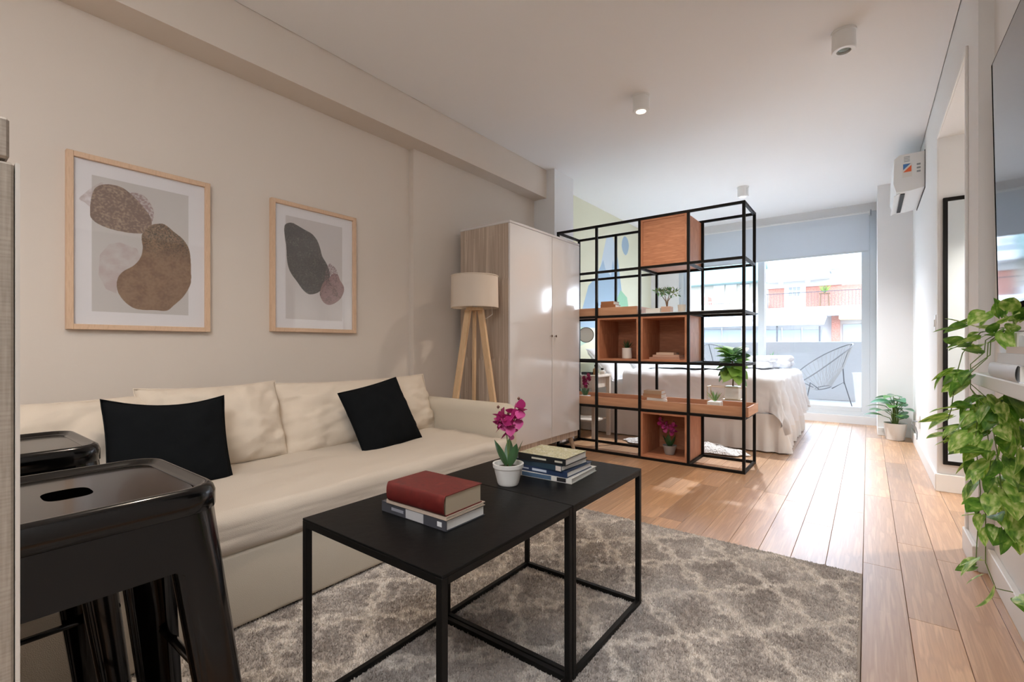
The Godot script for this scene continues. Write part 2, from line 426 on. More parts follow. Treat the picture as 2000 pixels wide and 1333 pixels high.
func mural() -> Image:
	var im := Image.create(600, 560, false, Image.FORMAT_RGB8)
	im.fill(rgb(232, 231, 206))
	var flat := func(c: Color) -> Callable: return func(_x, _y, _q, _c): return c
	poly_fill(im, [Vector2(0, 0.60), Vector2(0.1, 0.55), Vector2(0.3, 0.56), Vector2(0.3, 0.62), Vector2(0, 0.7)], flat.call(rgb(196, 220, 200)))
	poly_fill(im, [Vector2(0.2, 0.56), Vector2(0.227, 0.487), Vector2(0.283, 0.373), Vector2(0.351, 0.325), Vector2(0.424, 0.23), Vector2(0.456, 0.132), Vector2(0.501, 0.113), Vector2(0.558, 0.155), Vector2(0.618, 0.363), Vector2(0.694, 0.457), Vector2(0.74, 0.56)], flat.call(rgb(170, 196, 216)))
	poly_fill(im, [Vector2(0.392, 0.275), Vector2(0.435, 0.167), Vector2(0.456, 0.116), Vector2(0.523, 0.108), Vector2(0.558, 0.167), Vector2(0.57, 0.261), Vector2(0.541, 0.275), Vector2(0.52, 0.22), Vector2(0.501, 0.302), Vector2(0.445, 0.278), Vector2(0.422, 0.235)], flat.call(rgb(208, 222, 232)))
	poly_fill(im, [Vector2(0.5, 0.52), Vector2(0.523, 0.468), Vector2(0.57, 0.401), Vector2(0.606, 0.359), Vector2(0.681, 0.391), Vector2(0.72, 0.52)], flat.call(rgb(158, 206, 172)))
	poly_fill(im, smooth_poly([Vector2(0.618, 0.128), Vector2(0.631, 0.092), Vector2(0.656, 0.076), Vector2(0.688, 0.087), Vector2(0.702, 0.118), Vector2(0.688, 0.154), Vector2(0.662, 0.173), Vector2(0.631, 0.158)]), flat.call(rgb(166, 188, 204)))
	return im
func rug_img() -> Image:
	var w := 1024; var h := 1024
	var out := PackedByteArray(); out.resize(w * h * 3)
	var n := noise_img(71, 0.006, w, h, 4); n.convert(Image.FORMAT_L8)
	var g := noise_img(72, 0.3, w, h, 2); g.convert(Image.FORMAT_L8)
	var nd := n.get_data(); var gd := g.get_data()
	var i := 0
	for y in h:
		for x in w:
			# outlined quatrefoils on staggered centres
			var wob := (nd[i] - 128) / 128.0 * 0.05
			var a := x / 1024.0 * 4.8 + wob
			var b := y / 1024.0 * 6.5 + wob
			var line := 9.0
			for k in 2:
				var p := a + 0.5 * k; var q := b + 0.5 * k
				p = absf(p - roundf(p)); q = absf(q - roundf(q))
				var sd := minf(sqrt(p * p + q * q) - 0.285, minf(sqrt((p - 0.28) * (p - 0.28) + q * q) - 0.165, sqrt(p * p + (q - 0.28) * (q - 0.28)) - 0.165))
				line = minf(line, absf(sd))
			# two mixed taupe yarns in the fields, a third cream yarn woven as the quatrefoil outlines
			var outline := clampf((0.048 - line) / 0.025, 0.0, 1.0)
			var fleck := (gd[i] - 128) / 128.0
			var mottle := clampf(0.5 + (nd[i] - 128) / 128.0 * 0.7 + fleck * 0.7, 0.0, 1.0)
			var c := rgb(184, 175, 168).lerp(rgb(222, 215, 209), mottle)
			c = c.lerp(rgb(242, 235, 227), outline * clampf(0.85 + fleck * 0.6, 0.3, 1.0))
			out[i * 3] = c.r8; out[i * 3 + 1] = c.g8; out[i * 3 + 2] = c.b8
			i += 1
	return Image.create_from_data(w, h, false, Image.FORMAT_RGB8, out)

# ================================================================ build
func _ready() -> void:
	rng.seed = 7
	camera_and_light()
	make_materials()
	shell()
	window_wall()
	sofa_group()
	wardrobe()
	divider()
	coffee_tables()
	bar_and_stools()
	pictures()
	floor_lamp()
	bed_group()
	right_side()
	balcony()
	street()

func camera_and_light() -> void:
	var cam := Camera3D.new()
	cam.name = "camera"
	add_child(cam)
	cam.projection = Camera3D.PROJECTION_FRUSTUM
	cam.near = 0.05; cam.far = 200.0
	cam.size = cam.near * 1333.0 / F_PX
	cam.frustum_offset = Vector2(0, (HORIZON - 666.5) / F_PX * cam.near)
	cam.position = EYE
	cam.rotation.y = th
	cam.current = true
	var we := WorldEnvironment.new()
	we.name = "environment"
	var e := Environment.new()
	var sky := ProceduralSkyMaterial.new()
	sky.sky_top_color = rgb(190, 210, 236)
	sky.sky_horizon_color = rgb(236, 241, 248)
	sky.ground_bottom_color = rgb(150, 148, 144)
	sky.ground_horizon_color = rgb(200, 200, 200)
	sky.sky_energy_multiplier = 2.8
	sky.ground_energy_multiplier = 1.0
	e.background_mode = Environment.BG_SKY
	e.sky = Sky.new()
	e.sky.sky_material = sky
	e.tonemap_mode = Environment.TONE_MAPPER_LINEAR
	e.tonemap_exposure = 1.3
	e.sdfgi_enabled = true; e.ssao_enabled = true; e.ssil_enabled = true
	we.environment = e
	add_child(we)
	var sun := DirectionalLight3D.new()
	sun.name = "sun"
	add_child(sun)
	sun.rotation_degrees = Vector3(-42, 24, 0)
	sun.light_color = rgb(255, 244, 228)
	sun.light_energy = 0.15
	sun.light_angular_distance = 0.6
	sun.shadow_enabled = true

# ---------------------------------------------------------------- room shell
func shell() -> void:
	var st := S()
	# floor: sub floor with single planks on it
	b2(st, -3.0, 1.75, -0.2, -0.014, 2.75, -7.43)
	var fl := struct("floor", st, M.gap)
	var pm := {}
	var pw := 0.137
	for c in range(-10, 25):
		var x1 := 0.393 - c * pw
		var x0 := x1 - pw
		if x1 < -2.9: continue
		var z := 2.7 - rng.randf() * 1.1
		var prev := 2.7
		while prev > -7.42:
			var a := maxf(z, -7.43)
			var za := prev
			prev = a
			z -= 1.24 if rng.randf() < 0.75 else 0.83
			if x0 > 0.38:
				# the hallway, and a strip up to the television wall
				if x0 > 0.5: za = minf(za, -3.1)
				var a2 := maxf(a, -4.4)
				if za - a2 < 0.05: continue
				a = a2
			var key := "%.3f" % (za - a)
			if not pm.has(key):
				var q := S()
				bx(q, Vector3.ZERO, Vector3(pw - 0.0016, 0.014, za - a - 0.0016), 0.0009)
				pm[key] = mesh_of(q)
			put("plank", pm[key], M.planks[rng.randi() % 6], fl, Vector3((x0 + x1) / 2, -0.007, (za + a) / 2))
	# ceiling: board with shadow gaps along both sides
	st = S()
	b2(st, -3.0, 1.75, CEIL + 0.02, CEIL + 0.2, 2.75, -7.7)
	b2(st, -2.628, 0.385, CEIL, CEIL + 0.02, 2.6, -4.07)
	b2(st, -2.80, 0.385, CEIL, CEIL + 0.02, -4.07, -7.43)
	struct("ceiling", st, M.ceil)
	# left side
	st = S(); b2(st, -3.0, -2.833, 0, CEIL + 0.02, 2.7, -2.42); b2(st, -3.0, -2.785, 0, CEIL + 0.02, -2.42, -4.07)
	struct("wall_left", st, M.beige)
	st = S(); b2(st, -2.833, -2.633, 2.518, CEIL + 0.02, 2.7, -4.06)
	struct("beam", st, M.beige)
	st = S(); b2(st, -2.9, -2.535, 0, CEIL + 0.02, -4.06, -4.44)
	struct("column", st, M.white)
	st = S(); b2(st, -3.0, -2.802, 0, CEIL + 0.02, -4.44, -7.6)
	var wm := struct("wall_bedroom", st, M.white)
	st = S()
	st.set_smooth_group(-1)
	for k in [[0, 0], [1, 0], [1, 1], [0, 0], [1, 1], [0, 1]]:
		st.set_uv(Vector2(k[0], k[1]))
		st.add_vertex(Vector3(-2.8005, CEIL - k[1] * CEIL, -4.44 - k[0] * 2.99))
	obj("mural_paint", st, print_mat(mural(), 0.9), wm).set_meta("label", "pale yellow mural of blue mountains and a round moon")
	# wall behind the camera
	st = S(); b2(st, -3.0, 0.6, 0, CEIL + 0.02, 2.6, 2.75)
	struct("wall_front", st, M.beige)
	# right side: wall with an opening to the hallway, a pilaster, the television wall
	st = S()
	b2(st, 0.389, 0.52, 0, CEIL + 0.02, -4.36, -7.5)
	b2(st, 0.389, 0.52, 2.43, CEIL + 0.02, -3.19, -4.36)
	b2(st, 0.389, 0.52, 0, CEIL + 0.02, -2.9, -3.19)
	b2(st, 0.44, 0.60, 0, CEIL + 0.02, 2.7, -2.9)
	struct("wall_right", st, M.white)
	st = S()
	b2(st, 0.52, 1.75, 0, 2.6, -4.36, -4.5)
	b2(st, 0.52, 1.75, 0, 2.6, -3.04, -3.19)
	b2(st, 1.6, 1.75, 0, 2.6, -3.19, -4.36)
	b2(st, 0.52, 1.75, 2.43, 2.6, -3.19, -4.36)
	struct("wall_hall", st, M.white)
	st = S()
	b2(st, 0.379, 0.389, 0, 2.46, -3.185, -3.155, 0.002)
	b2(st, 0.379, 0.389, 2.43, 2.46, -3.185, -4.36, 0.002)
	b2(st, 0.381, 0.389, 0.0, 2.46, -4.36, -4.385, 0.002)
	struct("trim_1", st, M.trim)
	# baseboards
	st = S()
	b2(st, 0.371, 0.389, 0, 0.11, -4.365, -6.68, 0.003)
	b2(st, 0.371, 0.389, 0, 0.11, -2.9, -3.19, 0.003)
	b2(st, 0.418, 0.44, 0, 0.11, 2.6, -2.9, 0.003)
	b2(st, 0.371, 1.6, 0, 0.12, -4.342, -4.36, 0.003)
	b2(st, 0.087, 0.371, 0, 0.09, -6.662, -6.68, 0.003)
	struct("baseboard_right", st, M.trim)
	st = S()
	b2(st, -2.833, -2.818, 0, 0.09, 2.6, -2.42, 0.003); b2(st, -2.785, -2.77, 0, 0.09, -2.42, -4.06, 0.003)
	b2(st, -2.535, -2.52, 0, 0.09, -4.06, -4.44, 0.003); b2(st, -2.8, -2.787, 0, 0.09, -4.44, -7.43, 0.003)
	struct("baseboard_left", st, M.trim)
	# ceiling spots
	ceiling_spot(Vector3(-0.11, CEIL, -3.29), "white ceiling spot with a dark unlit bulb", false)
	ceiling_spot(Vector3(-1.302, CEIL, -3.257), "white ceiling spot with a glowing warm bulb", true)
	ceiling_spot(Vector3(-1.129, CEIL, -5.825), "white ceiling spot above the bed behind the divider", true, 7.5, rgb(250, 252, 255))
	ceiling_spot(Vector3(1.0, 2.43, -3.75), "white ceiling spot in the hallway by the mirror", true, 2.5, rgb(255, 250, 242))
	ceiling_spot(Vector3(-1.3, CEIL, -0.69), "white ceiling spot over the sofa and coffee tables", true, 0.9)
	kitchen_panel(Vector3(-0.1, CEIL, 1.1), "flat white lamp panel on the ceiling over the kitchen", 1.0, 1.2, 4.8)

func ceiling_spot(at: Vector3, label: String, lit: bool, power := 1.3, col := rgb(255, 236, 214)) -> void:
	var t := thing("ceiling_spot", label, "ceiling light", at, 0, "white cylinder ceiling spots")
	var st := S()
	lathe(st, [Vector2(0, 0), Vector2(0.062, 0), Vector2(0.062, -0.012), Vector2(0.05, -0.014)])
	obj("ceiling_plate", st, M.plastic, t)
	st = S()
	lathe(st, [Vector2(0.057, -0.012), Vector2(0.059, -0.108), Vector2(0.056, -0.113), Vector2(0.036, -0.113), Vector2(0.034, -0.085), Vector2(0.0, -0.085)])
	obj("housing", st, M.plastic, t)
	st = S()
	lathe(st, [Vector2(0.033, -0.092), Vector2(0.026, -0.104), Vector2(0, -0.108)])
	var bm := mat(rgb(120, 124, 110), 0.3, 0.4)
	if lit:
		bm = mat(rgb(255, 240, 220), 0.5)
		bm.emission_enabled = true; bm.emission = col; bm.emission_energy_multiplier = 3.0
	obj("bulb", st, bm, t)
	if lit:
		var l := SpotLight3D.new()
		l.name = "spot_lamp"
		l.position = Vector3(0, -0.125, 0)
		l.rotation_degrees.x = -90
		l.light_color = col
		l.light_energy = power
		l.spot_angle = 62; l.spot_angle_attenuation = 0.9; l.spot_range = 12; l.spot_attenuation = 2.0
		l.light_size = 0.035
		l.shadow_enabled = true
		t.add_child(l)

func kitchen_panel(at: Vector3, label: String, w: float, d: float, power: float) -> void:
	# lamp of the kitchen behind the camera; its warm light falls on the sofa, the beige wall and the stools
	var t := thing("ceiling_panel", label, "ceiling light", at)
	var st := S(); bx(st, Vector3(0, -0.018, 0), Vector3(w + 0.04, 0.036, d + 0.04), 0.003); obj("frame", st, M.plastic, t)
	var gm := mat(rgb(255, 244, 230), 0.5); gm.emission_enabled = true; gm.emission = rgb(250, 252, 255); gm.emission_energy_multiplier = 1.0
	st = S(); bx(st, Vector3(0, -0.038, 0), Vector3(w, 0.004, d)); obj("lamp_diffuser", st, gm, t)
	var l := AreaLight3D.new()
	l.name = "panel_lamp"
	l.area_size = Vector2(w, d)
	l.light_color = rgb(250, 252, 255)
	l.light_energy = power
	l.area_range = 14.0
	l.shadow_enabled = true
	l.position = Vector3(0, -0.045, 0)
	l.rotation_degrees.x = -90
	t.add_child(l)

func window_wall() -> void:
	var st := S()
	b2(st, -3.0, -2.36, 0, CEIL + 0.02, WIN_Z, -7.6)
	b2(st, -2.36, 0.087, 2.70, CEIL + 0.02, WIN_Z, -7.6)
	b2(st, 0.087, 0.52, 0, CEIL + 0.02, -6.68, -7.6)
	struct("wall_back", st, M.white)
	st = S(); b2(st, -2.36, 0.087, -0.2, 0.103, WIN_Z, -7.62, 0.004)
	struct("trim_2", st, M.sill)
	# sliding balcony door
	var w := Node3D.new(); w.name = numbered("window_1"); add_child(w); w.set_meta("kind", "structure")
	var zc := -7.5
	for r in [[-2.36, -2.29], [0.02, 0.087]]: box_part("jamb", w, M.alu, r[0], r[1], 0.103, 2.70, zc + 0.05, zc - 0.07, 0.003)
	box_part("threshold", w, M.alu, -2.29, 0.02, 0.103, 0.155, zc + 0.05, zc - 0.07, 0.003)
	box_part("head", w, M.alu, -2.29, 0.02, 2.64, 2.70, zc + 0.05, zc - 0.07, 0.003)
	for k in [[-2.29, -1.16, -0.02], [-1.25, 0.02, 0.03]]:
		var z0: float = zc + k[2] + 0.018
		var z1: float = zc + k[2] - 0.018
		var sash := Node3D.new(); sash.name = "sash"; w.add_child(sash, true)
		box_part("stile", sash, M.alu, k[0], k[0] + 0.085, 0.155, 2.64, z0, z1, 0.003)
		box_part("stile", sash, M.alu, k[1] - 0.085, k[1], 0.155, 2.64, z0, z1, 0.003)
		box_part("rail", sash, M.alu, k[0] + 0.085, k[1] - 0.085, 0.155, 0.215, z0, z1, 0.003)
		box_part("rail", sash, M.alu, k[0] + 0.085, k[1] - 0.085, 2.58, 2.64, z0, z1, 0.003)
		st = S()
		st.set_smooth_group(-1)
		var zz := (z0 + z1) / 2
		quad(st, Vector3(k[0] + 0.08, 0.21, zz), Vector3(k[0] + 0.08, 2.585, zz), Vector3(k[1] - 0.08, 2.585, zz), Vector3(k[1] - 0.08, 0.21, zz))
		obj("pane", st, M.glass, sash)
	# roller blind
	var b := thing("roller_blind", "pale grey roller blind half lowered over the balcony door", "blind", Vector3(-1.1, 2.7, -7.38))
	st = S(); tube(st, [Vector3(-1.2, -0.035, 0), Vector3(1.12, -0.035, 0)], 0.026, 16)
	obj("roller", st, M.trim, b)
	st = S(); bx(st, Vector3(-0.04, -0.27, 0.024), Vector3(2.30, 0.49, 0.0015))
	obj("fabric", st, M.blind, b)
	st = S(); bx(st, Vector3(-0.04, -0.515, 0.024), Vector3(2.30, 0.022, 0.01), 0.002)
	obj("bottom_bar", st, M.alu, b)
	for s in [-1.21, 1.13]:
		st = S(); bx(st, Vector3(s, -0.035, 0), Vector3(0.012, 0.07, 0.06), 0.003)
		obj("bracket", st, M.grey_out, b)

# ---------------------------------------------------------------- cloth shapes
func pillow(w: float, h: float, t: float, pinch: float, sd: int, wr := 0.012, n := 26, sag := 0.0) -> ArrayMesh:
	var st := S()
	var ns := FastNoiseLite.new(); ns.seed = sd; ns.frequency = 1.6; ns.fractal_octaves = 3
	for side in [1.0, -1.0]:
		var rows := []
		for i in n + 1:
			var row := []
			var v := -1.0 + 2.0 * i / n
			for j in n + 1:
				var u := -1.0 + 2.0 * j / n
				var x := w / 2 * u * (1.0 - pinch * (1.0 - v * v))
				var y := h / 2 * v * (1.0 - pinch * (1.0 - u * u))
				y -= sag * (1.0 - u * u) * (0.5 + 0.5 * v)
				var d := pow(maxf(0.0, (1.0 - pow(absf(u), 2.6)) * (1.0 - pow(absf(v), 2.6))), 0.55)
				var z: float = side * t / 2 * d
				# folds pulled from the corners
				var ang := atan2(v, u)
				var edge := minf(1.0, d * 2.5)
				z += side * edge * wr * (ns.get_noise_2d(x * 5.0, y * 5.0) + 0.6 * sin(ang * 8.0 + ns.get_noise_2d(u, v) * 4.0) * (u * u + v * v) * 0.5)
				row.append(Vector3(x, y, z))
			if side < 0: row.reverse()
			rows.append(row)
		grid(st, rows)
	# seam piping
	var loop := []
	for k in 4 * 12:
		var s := k / 12
		var f := -1.0 + 2.0 * (k % 12) / 12.0
		var uv: Vector2 = [Vector2(f, -1), Vector2(1, f), Vector2(-f, 1), Vector2(-1, -f)][s]
		loop.append(Vector3(w / 2 * uv.x * (1.0 - pinch * (1.0 - uv.y * uv.y)), h / 2 * uv.y * (1.0 - pinch * (1.0 - uv.x * uv.x)) - sag * (1.0 - uv.x * uv.x) * (0.5 + 0.5 * uv.y), 0))
	loop.append(loop[0])
	tube(st, loop, 0.0035, 5, false)
	return mesh_of(st)

func sofa_group() -> void:
	var t := thing("sofa", "long cream fabric sofa with low rounded arms along the beige wall", "sofa", Vector3(-2.28, 0, -1.13))
	var ns := FastNoiseLite.new(); ns.seed = 2; ns.frequency = 1.3; ns.fractal_octaves = 3
	var z0 := 1.33; var z1 := -1.33
	var st := S()
	rbox(st, Vector3(0.03, 0.155, 0), Vector3(1.03, 0.27, 2.62), 0.02, 2)
	obj("base", st, M.arm, t)
	st = S(); b2(st, -0.5, 0.52, 0.0, 0.03, 1.28, -1.28)
	obj("plinth", st, M.dark, t)
	st = S()
	rbox(st, Vector3(0.09, 0.358, -0.0), Vector3(0.94, 0.155, 2.34), 0.045, 4, 26, Basis(), func(p): return Vector3(0.006 * ns.get_noise_2d(p.z * 3, p.y * 9), 0.010 * ns.get_noise_2d(p.x * 4.0, p.z * 1.6) + 0.004 * sin(p.x * 9 + p.z * 4), 0))
	obj("seat_cushion", st, M.sofa, t)
	for s in [[-1.245, 0.16], [1.245, 0.16]]:
		st = S()
		rbox(st, Vector3(0.0, 0.32, s[0]), Vector3(0.98, 0.62, s[1]), 0.07, 4, 3)
		obj("arm", st, M.arm, t)
	st = S()
	rbox(st, Vector3(-0.44, 0.34, 0), Vector3(0.14, 0.58, 2.34), 0.06, 3, 2)
	obj("backrest", st, M.arm, t)
	# three loose back cushions
	var spots := [[Vector3(-2.52, 0.60, -0.42), 0.80, 0.40, "long cream back cushion behind the stools"], [Vector3(-2.50, 0.615, -0.95), 0.62, 0.42, "cream back cushion at the middle of the sofa under the pictures"], [Vector3(-2.50, 0.60, -1.78), 1.10, 0.42, "wide cream back cushion beside the sofa arm with the black pillow"]]
	var k := 0
	for s in spots:
		var o := put("back_cushion", pillow(s[1], s[2], 0.22, 0.03, 30 + k, 0.022, 34, 0.012), M.cream, self, s[0])
		o.rotation = Vector3(0, PI / 2, 0)
		o.rotate_object_local(Vector3.RIGHT, -0.38)
		tag(o, s[3], "cushion", "cream sofa back cushions")
		k += 1
	var b1 := put("throw_pillow", pillow(0.43, 0.40, 0.15, 0.06, 41, 0.01, 24, 0.025), M.black_cloth, self, Vector3(-2.26, 0.60, -0.685))
	b1.rotation = Vector3(0, PI / 2, 0)
	b1.rotate_object_local(Vector3.RIGHT, -0.40); b1.rotate_object_local(Vector3.BACK, -0.05)
	tag(b1, "black square pillow leaning between two cream cushions above the stools", "pillow", "black throw pillows")
	var b3 := put("throw_pillow", pillow(0.43, 0.41, 0.15, 0.04, 43, 0.01, 24), M.black_cloth, self, Vector3(-2.27, 0.585, -1.735))
	b3.rotation = Vector3(0, PI / 2, 0)
	b3.rotate_object_local(Vector3.RIGHT, -0.42); b3.rotate_object_local(Vector3.BACK, 0.17)
	tag(b3, "black square pillow tilted against the wide cushion near the sofa arm", "pillow", "black throw pillows")

# ---------------------------------------------------------------- wardrobe
func wardrobe() -> void:
	var t := thing("wardrobe", "tall wardrobe with glossy white doors and grey wood sides", "wardrobe", Vector3(-2.46, 0, -3.42))
	var st := S()
	b2(st, -0.26, 0.245, 0.14, 1.955, 0.547, -0.545, 0.003)
	obj("body", st, M.ash, t)
	box_part("top_panel", t, M.gloss_white, -0.262, 0.263, 1.955, 1.975, 0.549, -0.547, 0.003)
	for d in [[0.547, -0.056, -0.025], [-0.064, -0.546, -0.095]]:
		var dr := Node3D.new(); dr.name = "door"; t.add_child(dr, true)
		st = S(); rbox(st, Vector3(0.254, 1.075, (d[0] + d[1]) / 2), Vector3(0.018, 1.755, d[0] - d[1]), 0.004, 2)
		obj("door_panel", st, M.gloss_white, dr)
		st = S(); lathe(st, [Vector2(0, 0), Vector2(0.004, 0), Vector2(0.004, 0.014), Vector2(0.01, 0.015), Vector2(0.01, 0.022), Vector2(0, 0.023)], Vector3(0.263, 1.085, d[2]), 12, Basis(Vector3.BACK, -PI / 2))
		obj("knob", st, M.steel, dr).set_meta("label", "small steel knob")
	for p in [[0.2, 0.47, 1, 1], [0.2, -0.47, 1, -1], [-0.2, 0.47, -1, 1], [-0.2, -0.47, -1, -1]]:
		st = S()
		tube(st, [Vector3(p[0], 0.145, p[1]), Vector3(p[0] + 0.03 * p[2], 0, p[1] + 0.035 * p[3])], [0.026, 0.014], 14)
		obj("leg", st, M.ash_leg, t)

# ---------------------------------------------------------------- open shelf divider
const SX := [-2.457, -2.035, -1.613, -1.191, -0.769]
const SY := [0.011, 0.432, 0.852, 1.271, 1.69, 2.122]
const SZ := [-4.004, -4.428]
func divider() -> void:
	var t := thing("shelf_divider", "tall black metal open shelf with wooden boxes dividing the room", "shelf", Vector3(-1.613, 0, -4.216))
	var o := Vector3(-1.613, 0, -4.216)
	var r := 0.011
	for z in SZ:
		for x in SX:
			var st := S(); b2(st, x - r - o.x, x + r - o.x, 0, 2.133, z - r - o.z, z + r - o.z, 0.001)
			obj("post", st, M.black, t)
		for y in SY:
			var st := S(); b2(st, SX[0] - o.x, SX[4] - o.x, y - r, y + r, z - r - o.z + 0.0008, z + r - o.z - 0.0008, 0.001)
			obj("rail", st, M.black, t)
	for k in [[0, 0], [0, 5], [4, 0], [4, 5], [2, 0], [2, 1], [3, 0], [3, 1], [1, 2], [2, 2], [3, 2], [2, 4], [3, 4], [4, 1], [0, 1], [0, 3], [2, 3], [3, 3], [4, 4], [4, 3], [4, 2]]:
		var st := S(); b2(st, SX[k[0]] - r - o.x + 0.0008, SX[k[0]] + r - o.x - 0.0008, SY[k[1]] - r, SY[k[1]] + r, SZ[0] - o.z, SZ[1] - o.z, 0.001)
		obj("cross_rail", st, M.black, t)
	# boxes: [bay, level, front panel instead of open]
	for b in [[1, 2, false], [2, 2, false], [2, 0, false], [2, 4, true]]:
		var x0: float = SX[b[0]] + r - o.x; var x1: float = SX[b[0] + 1] - r - o.x
		var y0: float = SY[b[1]] + r; var y1: float = SY[b[1] + 1] - r
		var z0: float = SZ[0] + 0.006 - o.z; var z1: float = SZ[1] - 0.004 - o.z
		var w := 0.018
		var n := Node3D.new(); n.name = "wooden_box"; t.add_child(n, true)
		box_part("side", n, M.teak_v, x0, x0 + w, y0, y1, z0, z1, 0.001)
		box_part("side", n, M.teak_v, x1 - w, x1, y0, y1, z0, z1, 0.001)
		box_part("top", n, M.teak, x0 + w, x1 - w, y1 - w, y1, z0, z1, 0.001)
		box_part("bottom", n, M.teak, x0 + w, x1 - w, y0, y0 + w, z0, z1, 0.001)
		if b[2]: box_part("front_panel", n, M.teak, x0 + w + 0.001, x1 - w - 0.001, y0 + w + 0.001, y1 - w - 0.001, z0 - 0.004, z0 - 0.016, 0.001)
		else: box_part("back_panel", n, M.teak, x0 + w, x1 - w, y0 + w, y1 - w, z1 + 0.012, z1 + 0.002, 0.001)
	# glass plate in the two bright bays
	box_part("glass_plate", t, M.alu, SX[2] + r - o.x, SX[4] - r - o.x, SY[3] + r, SY[3] + r + 0.008, SZ[0] - 0.002 - o.z, SZ[1] + 0.002 - o.z, 0.002)
	tray(Vector3((SX[0] + SX[4]) / 2, SY[1] + r, -4.216), SX[4] - SX[0] + 0.06, 0.40, "long shallow wooden tray resting low on the divider")
	tray(Vector3((SX[0] + SX[2]) / 2 - 0.01, SY[3] + r, -4.216), SX[2] - SX[0] - 0.04, 0.40, "short wooden tray resting high on the divider beside the wardrobe")
	shelf_items()

func tray(at: Vector3, w: float, d: float, label: String) -> void:
	var t := thing("wooden_tray", label, "tray", at)
	var h := 0.075; var e := 0.014
	box_part("bottom", t, M.teak, -w / 2 + e, w / 2 - e, 0.0, 0.01, d / 2 - e, -d / 2 + e, 0.001)
	box_part("side", t, M.teak_edge, -w / 2, w / 2, 0, h, d / 2, d / 2 - e, 0.0015)
	box_part("side", t, M.teak_edge, -w / 2, w / 2, 0, h, -d / 2 + e, -d / 2, 0.0015)
	box_part("end", t, M.teak_edge, -w / 2, -w / 2 + e, 0, h, d / 2 - e, -d / 2 + e, 0.0015)
	box_part("end", t, M.teak_edge, w / 2 - e, w / 2, 0, h, d / 2 - e, -d / 2 + e, 0.0015)

func book(label: String, at: Vector3, s: Vector3, turn: float, cover: Material, pages: Material, group := "", round_spine := false, called := "book") -> Node3D:
	# lies flat; s = width along the spine, thickness, depth; spine faces +z
	var t := thing(called, label, "book", at, turn, group)
	var c := 0.0022
	var st := S()
	b2(st, -s.x / 2, s.x / 2, 0, c, s.z / 2, -s.z / 2)
	b2(st, -s.x / 2, s.x / 2, s.y - c, s.y, s.z / 2, -s.z / 2)
	if round_spine:
		var rows := []
		for e in [-s.x / 2, s.x / 2]:
			var row := []
			for k in 9:
				var a := -PI / 2 + PI * k / 8.0
				row.append(Vector3(e, s.y / 2 + s.y / 2 * sin(a), s.z / 2 + s.y * 0.16 * cos(a)))
			rows.append(row)
		grid(st, rows)
	else: b2(st, -s.x / 2, s.x / 2, c, s.y - c, s.z / 2, s.z / 2 - c)
	obj("cover", st, cover, t)
	st = S(); b2(st, -s.x / 2 + 0.003, s.x / 2 - 0.003, c, s.y - c, s.z / 2 - c, -s.z / 2 + 0.003)
	obj("pages", st, pages, t)
	return t
func spine_mark(bk: Node3D, s: Vector3, x: float, w: float, h: float, m: Material, called := "spine_print") -> void:
	var st := S(); b2(st, x - w / 2, x + w / 2, s.y / 2 - h / 2, s.y / 2 + h / 2, s.z / 2 + 0.0008, s.z / 2)
	obj(called, st, m, bk)

func leaf_mesh(l: float, w: float, heart: float, curl: float, fold: float, n := 7, m := 4) -> ArrayMesh:
	var st := S()
	var rows := []
	for i in n + 1:
		var t := float(i) / n
		var wd := w * 0.5 * pow(sin(PI * pow(t, 0.62 if heart > 0 else 0.85)), 0.8) if i < n else 0.0
		if heart > 0 and i == 0: wd = w * 0.12
		var row := []
		for j in m + 1:
			var u := -1.0 + 2.0 * j / m
			var back := heart * l * 0.16 * absf(u) * pow(1.0 - t, 3.0)
			row.append(Vector3(u * wd, curl * l * (t * t) * -1.0 + fold * absf(u) * wd, -(l * t - back)))
		rows.append(row)
	grid(st, rows, false, true)
	return mesh_of(st)
func aim(dir: Vector3, roll := 0.0) -> Basis:
	var d := dir.normalized()
	var b := Basis.looking_at(d, Vector3.UP if absf(d.y) < 0.95 else Vector3.RIGHT)
	return b * Basis(Vector3.BACK, roll)

func pot_round(t: Node3D, r0: float, r1: float, h: float, m: Material, rim := 0.0) -> void:
	var st := S()
	var pr := [Vector2(0, 0), Vector2(r0 * 0.92, 0), Vector2(r0, 0.006), Vector2(r1, h - rim)]
	if rim > 0: pr.append_array([Vector2(r1 * 1.06, h - rim + 0.001), Vector2(r1 * 1.09, h)])
	else: pr.append(Vector2(r1, h))
	var w: float = pr[pr.size() - 1].x
	pr.append_array([Vector2(w - 0.006, h), Vector2(r1 - 0.008, h - 0.02)])
	lathe(st, pr, Vector3.ZERO, 28)
	obj("pot", st, m, t)
	st = S(); lathe(st, [Vector2(r1 - 0.004, h - 0.016), Vector2(0, h - 0.012)], Vector3.ZERO, 20)
	obj("soil", st, M.soil, t)

